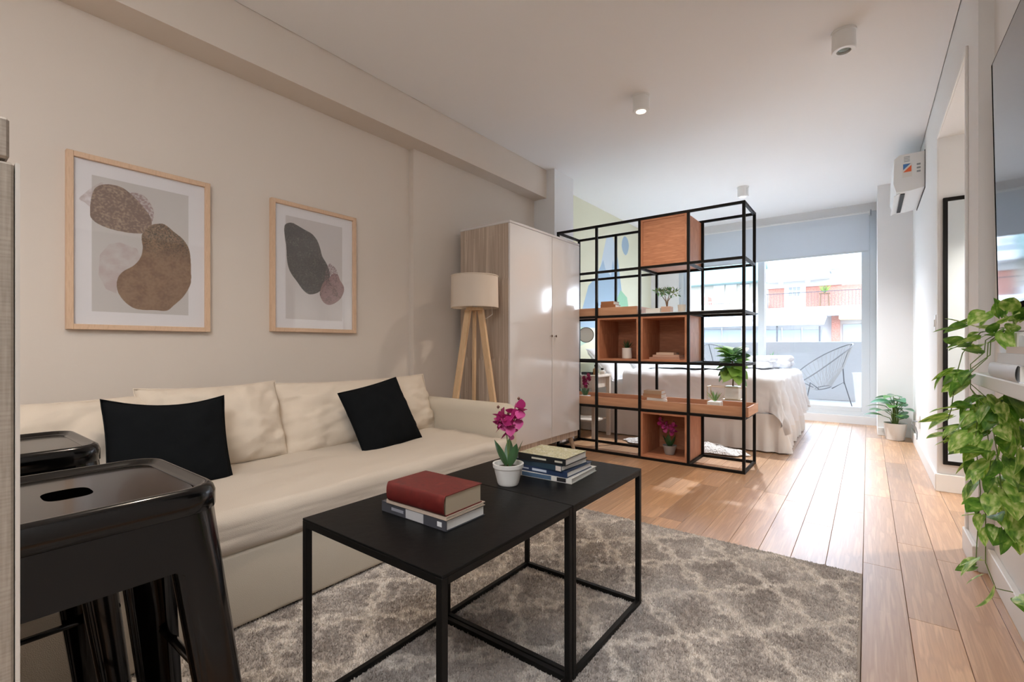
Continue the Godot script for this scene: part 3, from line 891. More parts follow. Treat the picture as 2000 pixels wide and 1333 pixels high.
func orchid(called: String, label: String, at: Vector3, sc: float, lean: Vector3, sd: int, pot_m: Material, fm: Array, square := false) -> Node3D:
	var t := thing(called, label, "orchid", at)
	var rr := RandomNumberGenerator.new(); rr.seed = sd
	var ph := 0.07 * sc
	if square:
		var st := S(); bx(st, Vector3(0, 0.03 * sc, 0), Vector3(0.09, 0.06, 0.06) * sc, 0.004); obj("pot", st, pot_m, t)
		ph = 0.055 * sc
	else: pot_round(t, 0.036 * sc, 0.048 * sc, ph, pot_m, 0.014 * sc)
	var lm := leaf_mesh(0.095 * sc, 0.032 * sc, 0, -0.1, 0.25)
	for k in 5:
		var a := k * TAU / 5 + 0.4
		put("leaf", lm, M.leaf_dark, t, Vector3(cos(a) * 0.01 * sc, ph - 0.012, sin(a) * 0.01 * sc), aim(Vector3(cos(a) * 0.55, 0.9, sin(a) * 0.55), rr.randf_range(-0.3, 0.3)))
	# two stems with flowers and buds
	var petal := leaf_mesh(0.038 * sc, 0.036 * sc, 0, 0.1, 0.12, 5, 4)
	var lip := leaf_mesh(0.018 * sc, 0.014 * sc, 0, 0.5, 0.3, 4, 2)
	for sidx in 2:
		var pts := []
		var dirv := lean if sidx == 0 else Vector3(-lean.z * 0.4 + lean.x * 0.7, 0, lean.x * 0.4 + lean.z * 0.7) * -0.7
		for k in 9:
			var f := k / 8.0
			pts.append(Vector3(0, ph - 0.02, 0) + Vector3(0, (0.20 - 0.03 * sidx) * sc * sin(f * 1.45), 0) + dirv * sc * f * f * 0.9)
		var st := S(); tube(st, pts, 0.0018 * sc, 6)
		obj("stem", st, M.stem, t)
		for k in 4:
			var p: Vector3 = pts[8 - k] + Vector3(rr.randf_range(-0.012, 0.012), -0.004 * k, rr.randf_range(-0.012, 0.012)) * sc
			var fl := Node3D.new(); fl.name = "flower"; fl.position = p; t.add_child(fl, true)
			fl.basis = aim(Vector3(rr.randf_range(-0.6, 0.9), rr.randf_range(-0.4, 0.5), rr.randf_range(0.3, 1.0)))
			for q in 5:
				var a := TAU * q / 5 + PI / 2
				put("petal", petal, fm[q % fm.size()], fl, Vector3.ZERO, aim(Vector3(cos(a), sin(a), -0.28), PI / 2 if false else 0.0))
			put("lip", lip, M.magenta_dark, fl, Vector3.ZERO, aim(Vector3(0, -0.5, -1)))
		for k in 3:
			st = S()
			var c: Vector3 = pts[8] + Vector3(rr.randf_range(-0.02, 0.02), 0.012 + 0.012 * k, rr.randf_range(-0.02, 0.02)) * sc
			lathe(st, [Vector2(0, -0.006), Vector2(0.0045, -0.002), Vector2(0.005, 0.002), Vector2(0, 0.007)].map(func(v): return v * sc), c, 8)
			obj("bud", st, M.bud, t)
	return t

func shelf_items() -> void:
	var top_y: float = SY[1] + 0.011 + 0.01
	# low tray
	orchid("orchid", "small purple orchid in a white square pot on the low tray beside the wardrobe", Vector3(-2.22, top_y, -4.12), 1.05, Vector3(0.05, 0, 0.02), 5, M.ceramic, [M.magenta_dark, M.magenta], true)
	var y := top_y
	var cols := [mat(rgb(226, 222, 214), 0.8), mat(rgb(210, 190, 168), 0.8), mat(rgb(230, 226, 220), 0.8), mat(rgb(196, 150, 116), 0.8), mat(rgb(206, 174, 142), 0.8)]
	var who := ["lowest pale book", "second tan book from the tray", "thin white book at the middle", "brown book under the top one", "topmost tan book"]
	for k in 5:
		var h: float = [0.03, 0.028, 0.022, 0.034, 0.03][k]
		book(who[k] + " of the stack on the low tray", Vector3(-1.535 + [0.02, 0.012, 0.018, -0.004, -0.006][k], y, -4.17), Vector3(0.17 - 0.01 * (k % 3), h, 0.12), [0.05, -0.08, 0.1, -0.04, 0.06][k], cols[k], M.white_paper, "books stacked on the low tray")
		y += h + 0.0005
	# succulent in a white cube
	var s := thing("succulent", "small spiky succulent in a white cube pot on the low tray", "plant", Vector3(-1.005, top_y, -4.10))
	var st := S(); bx(st, Vector3(0, 0.045, 0), Vector3(0.105, 0.09, 0.09), 0.006); obj("pot", st, M.ceramic, s)
	spikes(s, Vector3(0, 0.088, 0), 16, 0.10, 0.013, [M.leaf_olive, M.leaf_mid], 3)
	# wire stand with a white pot and a round leaved fig
	var w := thing("wire_stand", "thin gold wire cuboid stand on the low tray", "plant stand", Vector3(-0.945, top_y, -4.27))
	var gold := mat(rgb(206, 184, 150), 0.35, 0.9)
	var a := Vector3(-0.15, 0, 0.06); var b := Vector3(0.13, 0.20, -0.06)
	for e in [[0, 0], [1, 0], [0, 1], [1, 1]]:
		var X: float = [a.x, b.x][e[0]]; var Z: float = [a.z, b.z][e[1]]; var Y: float = [0.003, b.y][e[0]]; var Y2: float = [0.003, b.y][e[1]]
		st = S(); tube(st, [Vector3(X, 0, Z), Vector3(X, b.y, Z)], 0.0025, 6); obj("upright", st, gold, w)
		st = S(); tube(st, [Vector3(a.x, Y, Z), Vector3(b.x, Y, Z)], 0.0025, 6); obj("wire", st, gold, w)
		st = S(); tube(st, [Vector3(X, Y2, a.z), Vector3(X, Y2, b.z)], 0.0025, 6); obj("wire", st, gold, w)
	var fg := thing("fig_plant", "bright green round leaved plant in a white square pot held by the wire stand", "plant", Vector3(-0.905, top_y + 0.10, -4.27))
	st = S(); bx(st, Vector3(0, 0.055, 0), Vector3(0.11, 0.11, 0.10), 0.005); obj("pot", st, M.ceramic, fg)
	st = S(); b2(st, -0.07, 0.07, -0.006, 0.0, 0.058, -0.058); obj("pot_plate", st, gold, fg)
	st = S(); tube(st, [Vector3(0, 0.1, 0), Vector3(0.004, 0.2, 0), Vector3(-0.004, 0.32, 0)], 0.006, 8); obj("trunk", st, M.twig, fg)
	var lm := leaf_mesh(0.125, 0.135, 0.8, 0.35, 0.10, 8, 6)
	var rr := RandomNumberGenerator.new(); rr.seed = 11
	for k in 44:
		var f := k / 44.0
		var ang := k * 2.4
		var el := lerpf(-0.7, 1.0, f)
		var at := Vector3(cos(ang) * 0.03, 0.21 + 0.20 * f, sin(ang) * 0.03)
		put("leaf", lm, [M.leaf_mid, M.leaf_light, M.leaf_mid, M.leaf_light, M.leaf_dark][k % 5], fg, at, aim(Vector3(cos(ang), el, sin(ang)), rr.randf_range(-0.5, 0.5)).scaled(Vector3.ONE * rr.randf_range(0.75, 1.05)))
	# boxes
	var by: float = SY[2] + 0.011 + 0.018
	var sm := thing("small_plant", "little dark plant in a white cylinder pot inside the left wooden box", "plant", Vector3(-1.80, by, -4.16))
	sm.set_meta("label", "little dark plant in a white cylinder pot inside an open wooden box")
	pot_round(sm, 0.045, 0.045, 0.10, M.ceramic)
	spikes(sm, Vector3(0, 0.09, 0), 14, 0.09, 0.012, [M.leaf_dark], 6)
	y = by
	for k in 3:
		book(["wide flat book at the bottom of the pile in the wooden box", "flat pinkish book in the middle of the pile in the wooden box", "narrow cream book on top of the pile in the wooden box"][k], Vector3(-1.41 + [0.0, 0.01, 0.0][k], y, -4.14), Vector3([0.27, 0.23, 0.15][k], 0.02, 0.17), 0.04 * k - 0.03, [mat(rgb(190, 150, 130), 0.8), mat(rgb(206, 170, 150), 0.8), mat(rgb(216, 190, 170), 0.8)][k], M.white_paper, "books lying in the wooden box")
		y += 0.0205
	orchid("orchid", "pink orchid in a grey pot inside the lowest wooden box", Vector3(-1.40, SY[0] + 0.011 + 0.018, -4.16), 1.15, Vector3(-0.06, 0, 0.03), 9, M.grey_ceramic, [M.pink, M.magenta])
	# high tray and glass
	var ty: float = SY[3] + 0.011 + 0.01
	y = ty
	for k in 4:
		book(["tan book at the foot of the stack on the high tray", "pale book second in the stack on the high tray", "brown book below the top of the stack on the high tray", "small brown book topping the stack on the high tray"][k], Vector3(-1.955 + [0.0, 0.03, -0.02, -0.025][k], y, -4.18), Vector3([0.2, 0.2, 0.15, 0.13][k], [0.045, 0.025, 0.03, 0.03][k], 0.14), [0.03, -0.1, 0.06, 0.02][k], [mat(rgb(200, 166, 130), 0.8), mat(rgb(220, 214, 206), 0.8), mat(rgb(178, 120, 82), 0.8), mat(rgb(182, 124, 84), 0.8)][k], M.white_paper, "books stacked on the high tray")
		y += [0.0455, 0.0255, 0.0305, 0.0305][k]
	var gy: float = SY[3] + 0.011 + 0.008
	book("white closed book lying on the pale shelf plate", Vector3(-1.53, gy, -4.18), Vector3(0.13, 0.045, 0.16), 0.0, M.white_paper, M.white_paper)
	var tr := thing("bonsai", "small bushy green tree in a pink square pot high on the divider", "plant", Vector3(-1.43, gy, -4.18))
	st = S(); bx(st, Vector3(0, 0.03, 0), Vector3(0.085, 0.06, 0.08), 0.004); obj("pot", st, mat(rgb(206, 170, 150), 0.7), tr)
	for k in 4:
		st = S(); tube(st, [Vector3(0, 0.055, 0), Vector3((k - 1.5) * 0.008, 0.11, 0.01 * (k % 2)), Vector3((k - 1.5) * 0.045, 0.185, 0.02 * (k % 2) - 0.01)], [0.006, 0.004, 0.002], 6)
		obj("branch", st, M.twig, tr)
	var sl := leaf_mesh(0.036, 0.015, 0, 0.1, 0.15, 4, 2)
	for k in 110:
		var cl := k % 4
		var c := Vector3((cl - 1.5) * 0.05, 0.185 + 0.012 * ((cl + 1) % 2), 0)
		var d := Vector3(rr.randfn(), rr.randfn() * 0.7, rr.randfn()).normalized()
		put("leaf", sl, [M.leaf_olive, M.leaf_mid, M.leaf_olive, M.leaf_dark][rr.randi() % 4], tr, c + d * rr.randf_range(0.005, 0.04), aim(d + Vector3(0, 0.3, 0), rr.randf_range(-1, 1)))
	var sp := thing("small_pot", "plain beige pot standing on the pale shelf plate", "pot", Vector3(-1.30, gy, -4.18))
	pot_round(sp, 0.03, 0.036, 0.07, mat(rgb(216, 206, 194), 0.8))

func spikes(t: Node3D, at: Vector3, n: int, l: float, w: float, mats: Array, sd: int) -> void:
	var rr := RandomNumberGenerator.new(); rr.seed = sd
	var lm := leaf_mesh(l, w, 0, -0.05, 0.3, 5, 2)
	for k in n:
		var a := k * 2.4
		var o := lerpf(0.15, 0.95, float(k) / n)
		put("leaf", lm, mats[k % mats.size()], t, at + Vector3(cos(a), 0, sin(a)) * 0.008, aim(Vector3(cos(a) * o, 1.0 - o * 0.45, sin(a) * o)).scaled(Vector3.ONE * rr.randf_range(0.8, 1.1)))

# ---------------------------------------------------------------- coffee tables, rug, table things
func coffee_tables() -> void:
	var st := S()
	var rx0 := -1.82; var rx1 := -0.025; var rz0 := -0.12; var rz1 := -2.535
	# rug: slab with a slightly uneven top
	var rg := thing("rug", "taupe shaggy rug with a light trellis pattern under the coffee tables", "rug", Vector3(0, 0, 0))
	var ns := FastNoiseLite.new(); ns.seed = 6; ns.frequency = 7.0
	st = S()
	st.set_smooth_group(0)
	var nx := 90; var nz := 120
	for i in nz:
		for j in nx:
			for k in [[0, 0], [0, 1], [1, 1], [0, 0], [1, 1], [1, 0]]:
				var u := float(j + k[1]) / nx; var v := float(i + k[0]) / nz
				var x := lerpf(rx0, rx1, u); var z := lerpf(rz0, rz1, v)
				var ed := minf(minf(u, 1 - u) * nx, minf(v, 1 - v) * nz)
				st.set_uv(Vector2(u, v))
				st.add_vertex(Vector3(x, 0.011 + 0.0015 * ns.get_noise_2d(x, z) if ed > 0.5 else 0.008, z))
	var rim := rug_img()
	var rm := print_mat(rim, 1.0)
	rm.heightmap_enabled = true
	rm.heightmap_texture = ImageTexture.create_from_image(noise_img(73, 0.16, 512, 512, 3))
	rm.heightmap_scale = 0.6
	obj("pile", st, rm, rg)
	# loose yarn ends standing out of the pile
	var tuft := S(); tuft.set_smooth_group(-1)
	for k in 3:
		var a := TAU * k / 3.0
		var u := Vector3(cos(a), 0, sin(a)); var v := Vector3(-u.z, 0, u.x)
		var bs := u * 0.002
		var tp := u * 0.006 + Vector3(0, 0.008, 0)
		quad(tuft, bs - v * 0.0022, bs + v * 0.0022, tp + v * 0.0014, tp - v * 0.0014)
	var mm := MultiMesh.new()
	mm.transform_format = MultiMesh.TRANSFORM_3D
	mm.use_colors = true
	mm.mesh = mesh_of(tuft)
	var cnt := 90000
	mm.instance_count = cnt
	var rt := RandomNumberGenerator.new(); rt.seed = 99
	for k in cnt:
		var uu := rt.randf_range(0.002, 0.998); var vv := rt.randf_range(0.002, 0.998)
		var bb := Basis(Vector3.UP, rt.randf() * TAU) * Basis(Vector3.RIGHT, rt.randf_range(-0.5, 0.5))
		mm.set_instance_transform(k, Transform3D(bb.scaled(Vector3.ONE * rt.randf_range(0.7, 1.15)), Vector3(lerpf(rx0, rx1, uu), 0.009, lerpf(rz0, rz1, vv))))
		var cc := rim.get_pixel(int(uu * 1023), int(vv * 1023)).srgb_to_linear() * rt.randf_range(0.85, 1.15)
		mm.set_instance_color(k, Color(cc.r, cc.g, cc.b, 1.0))
	var mi := MultiMeshInstance3D.new()
	mi.name = "yarn"
	mi.multimesh = mm
	var ym := mat(Color.WHITE, 1.0); ym.vertex_color_use_as_albedo = true; ym.metallic_specular = 0.1; ym.backlight_enabled = true; ym.backlight = Color(0.7, 0.7, 0.7)
	mi.material_override = ym
	mi.set_meta("kind", "stuff")
	rg.add_child(mi)
	box_part("binding", rg, mat(rgb(168, 158, 148), 0.95), rx1 - 0.004, rx1 + 0.006, 0.0, 0.010, rz0, rz1, 0.002)
	box_part("binding", rg, mat(rgb(168, 158, 148), 0.95), rx0, rx1 + 0.006, 0.0, 0.010, rz1 + 0.002, rz1 - 0.006, 0.002)
	box_part("backing", rg, mat(rgb(150, 140, 130), 0.95), rx0, rx1 - 0.004, 0.0, 0.007, rz0, rz1 + 0.002, 0.0)
	for k in [["square black metal coffee table carrying the red book", -0.6755, -1.2065], ["square black metal coffee table carrying the stack of blue and white books", -1.2105, -1.732]]:
		var zc: float = (k[1] + k[2]) / 2
		var t := thing("coffee_table", k[0], "table", Vector3(-0.96, 0.012, zc), 0, "pair of black cube coffee tables")
		var hz: float = (k[1] - k[2]) / 2; var hx := 0.269
		var b := 0.009
		box_part("table_top", t, M.black_plate, -hx, hx, 0.512, 0.518, hz, -hz, 0.001)
		for s in [[-1, -1], [1, -1], [1, 1], [-1, 1]]:
			box_part("leg", t, M.black, s[0] * (hx - b) - b, s[0] * (hx - b) + b, 0.0, 0.512, s[1] * (hz - b) + b, s[1] * (hz - b) - b, 0.001)
		for s in [-1, 1]:
			for y in [b, 0.512 - b]:
				var nm := "bottom_rail" if y < 0.1 else "top_rail"
				box_part(nm, t, M.black, s * (hx - b) - b + 0.0006, s * (hx - b) + b - 0.0006, y - b, y + b, hz - 2 * b, -hz + 2 * b, 0.001)
				box_part(nm, t, M.black, -hx + 2 * b, hx - 2 * b, y - b, y + b, s * (hz - b) + b - 0.0006, s * (hz - b) - b + 0.0006, 0.001)
	var Y := 0.5305
	# red book on two others
	var grey := mat(rgb(70, 70, 76), 0.6)
	var s1 := Vector3(0.258, 0.028, 0.15)
	var bk := book("grey and white hardback at the bottom under the red book", Vector3(-0.976, Y, -0.918), s1, 0.0, grey, M.white_paper)
	spine_mark(bk, s1, 0.01, 0.07, 0.025, mat(rgb(190, 188, 188), 0.7)); spine_mark(bk, s1, 0.105, 0.016, 0.012, mat(rgb(225, 225, 225), 0.7)); spine_mark(bk, s1, -0.06, 0.05, 0.008, mat(rgb(150, 150, 158), 0.7))
	book("thin worn cream book between the red book and the grey one", Vector3(-0.962, Y + 0.0285, -0.915), Vector3(0.235, 0.010, 0.15), 0.01, mat(rgb(196, 176, 158), 0.85), M.paper)
	var red := textured(ramp_img(noise_img(81, 0.02, 256, 256, 5), [rgb(82, 24, 22), rgb(106, 32, 29), rgb(96, 29, 26), rgb(124, 50, 45)]), 0.45, 3.0, true)
	book("thick worn red leather book on top of the pile", Vector3(-0.958, Y + 0.039, -0.91), Vector3(0.222, 0.052, 0.14), 0.015, red, mat(rgb(176, 162, 140), 0.9), "", true)
	# orchid
	orchid("orchid", "magenta orchid in a white rimmed pot on the coffee tables", Vector3(-0.975, Y, -1.265), 1.02, Vector3(0.05, 0, -0.02), 21, M.ceramic, [M.magenta, M.magenta, M.pink])
	# stack at the far table
	var tops := [["wide white paperback at the bottom of the far stack", 0.24, 0.018, 0.205, rgb(214, 212, 206), 0.06, -0.925], ["deep blue book second from the bottom of the far stack", 0.225, 0.020, 0.185, rgb(38, 56, 88), 0.02, -0.93], ["dark teal book in the far stack under the patterned one", 0.20, 0.019, 0.17, rgb(44, 64, 78), -0.05, -0.93], ["book with a patterned green and cream cover on top of the far stack", 0.195, 0.024, 0.16, rgb(30, 32, 34), 0.03, -0.92]]
	var y := Y
	for k in 4:
		var q: Array = tops[k]
		var sz := Vector3(q[1], q[2], q[3])
		var bb := book(q[0], Vector3(q[6], y, -1.485 + 0.008 * k), sz, q[5], mat(q[4], 0.45), M.white_paper)
		if k == 0: spine_mark(bb, sz, 0.08, 0.035, 0.013, mat(rgb(30, 30, 34), 0.6)); spine_mark(bb, sz, -0.02, 0.12, 0.014, mat(rgb(70, 96, 124), 0.6))
		if k == 1:
			spine_mark(bb, sz, 0.0, 0.06, 0.008, mat(rgb(196, 206, 220), 0.6)); spine_mark(bb, sz, -0.06, 0.03, 0.004, mat(rgb(196, 206, 220), 0.6))
		if k == 2: spine_mark(bb, sz, 0.088, 0.022, 0.016, mat(rgb(214, 204, 196), 0.6))
		if k == 3:
			spine_mark(bb, sz, -0.01, 0.06, 0.006, mat(rgb(200, 196, 180), 0.6)); spine_mark(bb, sz, 0.07, 0.03, 0.006, mat(rgb(200, 196, 180), 0.6))
			st = S(); b2(st, -sz.x / 2 + 0.001, sz.x / 2 - 0.001, sz.y, sz.y + 0.0006, sz.z / 2 - 0.002, -sz.z / 2 + 0.001)
			obj("cover_print", st, textured(ramp_img(noise_img(83, 0.025, 256, 256, 4), [rgb(88, 96, 72), rgb(206, 202, 168), rgb(170, 164, 120), rgb(214, 210, 190), rgb(120, 116, 96)]), 0.4, 5.0, true), bb)
		y += q[2] + 0.0004

# ---------------------------------------------------------------- bar counter and stools
func bar_and_stools() -> void:
	var t := thing("bar_counter", "grey linen laminate breakfast bar beside the stools", "counter", Vector3(-0.435, 0, 0))
	box_part("end_panel", t, M.laminate, -0.04, 0.0, 0.0, 1.117, 0.62, -0.047, 0.0015)
	box_part("countertop", t, M.laminate, -1.2, 0.0, 1.119, 1.145, 0.62, -0.045, 0.0015)
	box_part("front_panel", t, M.laminate, -1.2, -0.04, 0.0, 1.117, 0.40, 0.36, 0.0015)
	var e := box_part("edge_band", t, mat(rgb(206, 200, 192), 0.5), -0.04, 0.001, 0.0, 1.117, -0.0475, -0.0495, 0.0)
	e.set_meta("label", "pale edge band")
	var s := stool()
	s.position = Vector3(-0.938, 0, -0.155)
	tag(s, "glossy black metal bar stool with a handle hole beside the bar end", "stool", "black metal bar stools")
	var c: Node3D = s.duplicate()
	c.name = numbered("bar_stool")
	add_child(c)
	c.position = Vector3(-1.455, 0, -0.122)
	tag(c, "glossy black metal bar stool between the other stool and the sofa", "stool", "black metal bar stools")

func round_sq(h: float, r: float, y: float, n := 5) -> Array:
	var out := []
	for q in 4:
		var cx: float = [1, -1, -1, 1][q] * (h - r); var cz: float = [1, 1, -1, -1][q] * (h - r)
		for k in n + 1:
			var a := PI / 2 * (q + float(k) / n)
			out.append(Vector3(cx + r * cos(a), y, cz + r * sin(a)))
	return out
func stool() -> Node3D:
	var t := thing("bar_stool", "", "stool")
	var top := 0.79
	var st := S()
	# seat pan: recessed top, rolled rim, skirt
	var prof := [[0.128, 0.03, -0.008], [0.136, 0.034, -0.006], [0.141, 0.04, 0.0], [0.146, 0.045, 0.0], [0.152, 0.05, -0.005], [0.155, 0.052, -0.014], [0.155, 0.052, -0.036], [0.152, 0.05, -0.038]]
	var rows := []
	for p in prof: rows.append(round_sq(p[0], p[1], top + p[2]))
	grid(st, rows, true)
	# pan with the hand hole
	var inner := []
	var hole := []
	for k in 48:
		var a := TAU * (k + 0.5) / 48.0
		var ca := cos(a); var sa := sin(a)
		var w := pow(pow(absf(ca / 0.1285), 9.0) + pow(absf(sa / 0.1285), 9.0), -1.0 / 9.0)
		inner.append(Vector3(ca * w, top - 0.0082, sa * w))
		var q := pow(pow(absf(ca / 0.032), 3.4) + pow(absf(sa / 0.027), 3.4), -1.0 / 3.4)
		hole.append(Vector3(ca * q, top - 0.008, sa * q))
	var deep := []
	for p in hole: deep.append(p - Vector3(0, 0.014, 0))
	grid_band(st, inner, hole, 51)
	grid_band(st, hole, deep, 52)
	obj("seat", st, M.gloss_black, t)
	# apron plates
	for k in 4:
		st = S()
		var b := Basis(Vector3.UP, PI / 2 * k)
		var pl := PackedVector2Array([Vector2(-0.106, 0), Vector2(0.106, 0), Vector2(0.112, -0.095), Vector2(0.086, -0.078), Vector2(-0.086, -0.078), Vector2(-0.112, -0.095)])
		prism(st, pl, 0.003, Transform3D(b * Basis(Vector3.RIGHT, -0.085), b * Vector3(0, top - 0.034, 0.151)))
		obj("apron", st, M.gloss_black, t)
	# legs: folded sheet channels round each corner, splayed
	for q in 4:
		st = S()
		var b := Basis(Vector3.UP, PI / 2 * q)
		rows = []
		for i in 9:
			var f := i / 8.0
			var y := lerpf(top - 0.034, 0.0, f)
			var o := 0.1515 + 0.066 * pow(f, 1.05)
			var wd := lerpf(0.075, 0.040, f)
			var row := []
			# section: flange, ridge, rounded corner, ridge, flange (then back inside)
			var r := lerpf(0.046, 0.02, minf(1.0, f * 3.0))
			var sec := [Vector2(o - wd, o - 0.018), Vector2(o - wd, o), Vector2(o - wd * 0.86, o), Vector2(o - wd * 0.80, o - 0.003), Vector2(o - wd * 0.74, o)]
			for k in 5:
				var a := PI / 2 * (1.0 - k / 4.0)
				sec.append(Vector2(o - r + r * cos(a), o - r + r * sin(a)))
			sec.append_array([Vector2(o, o - wd * 0.74), Vector2(o - 0.003, o - wd * 0.80), Vector2(o, o - wd * 0.86), Vector2(o, o - wd), Vector2(o - 0.018, o - wd)])
			for p in sec: row.append(b * Vector3(p.x, y, p.y))
			rows.append(row)
		grid(st, rows)
		obj("leg", st, M.gloss_black, t)
		st = S(); bx(st, b * Vector3(0.205, 0.008, 0.205), Vector3(0.04, 0.016, 0.04), 0.004); obj("foot", st, M.dark, t)
	# crossed braces under the seat and the foot rails
	for s in [1, -1]:
		st = S(); tube(st, [Vector3(-0.138, top - 0.13, -0.138 * s), Vector3(0, top - 0.09, 0), Vector3(0.138, top - 0.13, 0.138 * s)], 0.008, 8)
		obj("brace", st, M.gloss_black, t)
	for k in 4:
		st = S()
		var b := Basis(Vector3.UP, PI / 2 * k)
		var y := 0.28 if k % 2 else 0.44
		var o := 0.153 + 0.065 * (1.0 - y / 0.756)
		tube(st, [b * Vector3(-o + 0.01, y, o - 0.012), b * Vector3(o - 0.01, y, o - 0.012)], 0.008, 8)
		obj("foot_rail", st, M.gloss_black, t)
	return t

# ---------------------------------------------------------------- pictures and lamp
func pictures() -> void:
	for k in [[-0.461, -1.028, 1.074, 1.868, art_one(), "framed print of two brown stones in a pale wood frame"], [-1.351, -1.928, 1.086, 1.879, art_two(), "framed print of a dark grey stone and a small mauve one"]]:
		var zc: float = (k[0] + k[1]) / 2; var yc: float = (k[2] + k[3]) / 2
		var t := thing("framed_picture", k[5], "picture", Vector3(-2.833, yc, zc), 0, "framed stone prints above the sofa")
		var hz: float = (k[0] - k[1]) / 2; var hy: float = (k[3] - k[2]) / 2
		var w := 0.024; var d := 0.03
		for s in [-1, 1]:
			box_part("frame_stile", t, M.frame_wood, 0.0, d, -hy, hy, s * (hz - w / 2) + w / 2, s * (hz - w / 2) - w / 2, 0.0015)
			box_part("frame_rail", t, M.frame_wood, 0.0005, d - 0.0005, s * (hy - w / 2) - w / 2, s * (hy - w / 2) + w / 2, hz - w, -hz + w, 0.0015)
		var st := S()
		st.set_smooth_group(-1)
		var a := hz - w; var b := hy - w
		for q in [[0, 0], [1, 0], [1, 1], [0, 0], [1, 1], [0, 1]]:
			st.set_uv(Vector2(q[0], q[1]))
			st.add_vertex(Vector3(0.014, b - 2 * b * q[1], a - 2 * a * q[0]))
		obj("print", st, print_mat(k[4], 0.75), t)
		st = S(); st.set_smooth_group(-1)
		quad(st, Vector3(0.018, -b, a), Vector3(0.018, b, a), Vector3(0.018, b, -a), Vector3(0.018, -b, -a))
		obj("glazing", st, M.pic_glass, t)

func floor_lamp() -> void:
	var c := Vector3(-2.388, 0, -2.68)
	var t := thing("floor_lamp", "tripod floor lamp with pine legs and a cream drum shade", "floor lamp", c)
	var st := S()
	lathe(st, [Vector2(0.180, 1.29), Vector2(0.182, 1.295), Vector2(0.178, 1.528), Vector2(0.176, 1.532), Vector2(0.173, 1.528), Vector2(0.177, 1.295)], Vector3.ZERO, 40)
	obj("shade", st, M.shade, t)
	st = S()
	for y in [1.292, 1.529]:
		var ring := []
		for k in 41: ring.append(Vector3(cos(TAU * k / 40) * 0.1785, y, sin(TAU * k / 40) * 0.1785))
		tube(st, ring, 0.004, 6, false)
	obj("shade_rim", st, M.shade, t)
	st = S(); lathe(st, [Vector2(0, 1.27), Vector2(0.065, 1.27), Vector2(0.065, 1.29), Vector2(0, 1.29)], Vector3.ZERO, 24)
	obj("top_plate", st, M.pine, t)
	st = S(); tube(st, [Vector3(0, 1.28, 0), Vector3(0, 1.36, 0)], 0.018, 12); obj("socket", st, M.plastic, t)
	st = S(); lathe(st, [Vector2(0, 1.36), Vector2(0.014, 1.365), Vector2(0.03, 1.41), Vector2(0.02, 1.45), Vector2(0, 1.455)], Vector3.ZERO, 16); obj("bulb", st, M.ceramic, t)
	# legs as flat pine boards; seen from the room two splay sideways, one goes back
	var r := Vector3(cos(th), 0, -sin(th)); var f := Vector3(-sin(th), 0, -cos(th))
	for k in [[-r * 0.95 - f * 0.35, 0.052], [r * 0.95 - f * 0.35, 0.052], [f * 0.8 - r * 0.1, 0.03]]:
		st = S()
		var a: Vector3 = Vector3(0, 1.27, 0) + k[0] * 0.05
		var b: Vector3 = k[0] * 0.235
		bar(st, a, b, 0.022 if k[1] < 0.04 else 0.05, 0.022, 0.0)
		obj("leg", st, M.pine, t)
	st = S(); tube(st, [r * 0.13 + Vector3(0, 1.30, 0), r * 0.135 + Vector3(0, 1.24, 0), r * 0.09 + Vector3(0, 1.21, 0), r * 0.05 + Vector3(0, 1.2, 0) + f * 0.03], 0.002, 6)
	obj("pull_cord", st, M.white_paper, t)

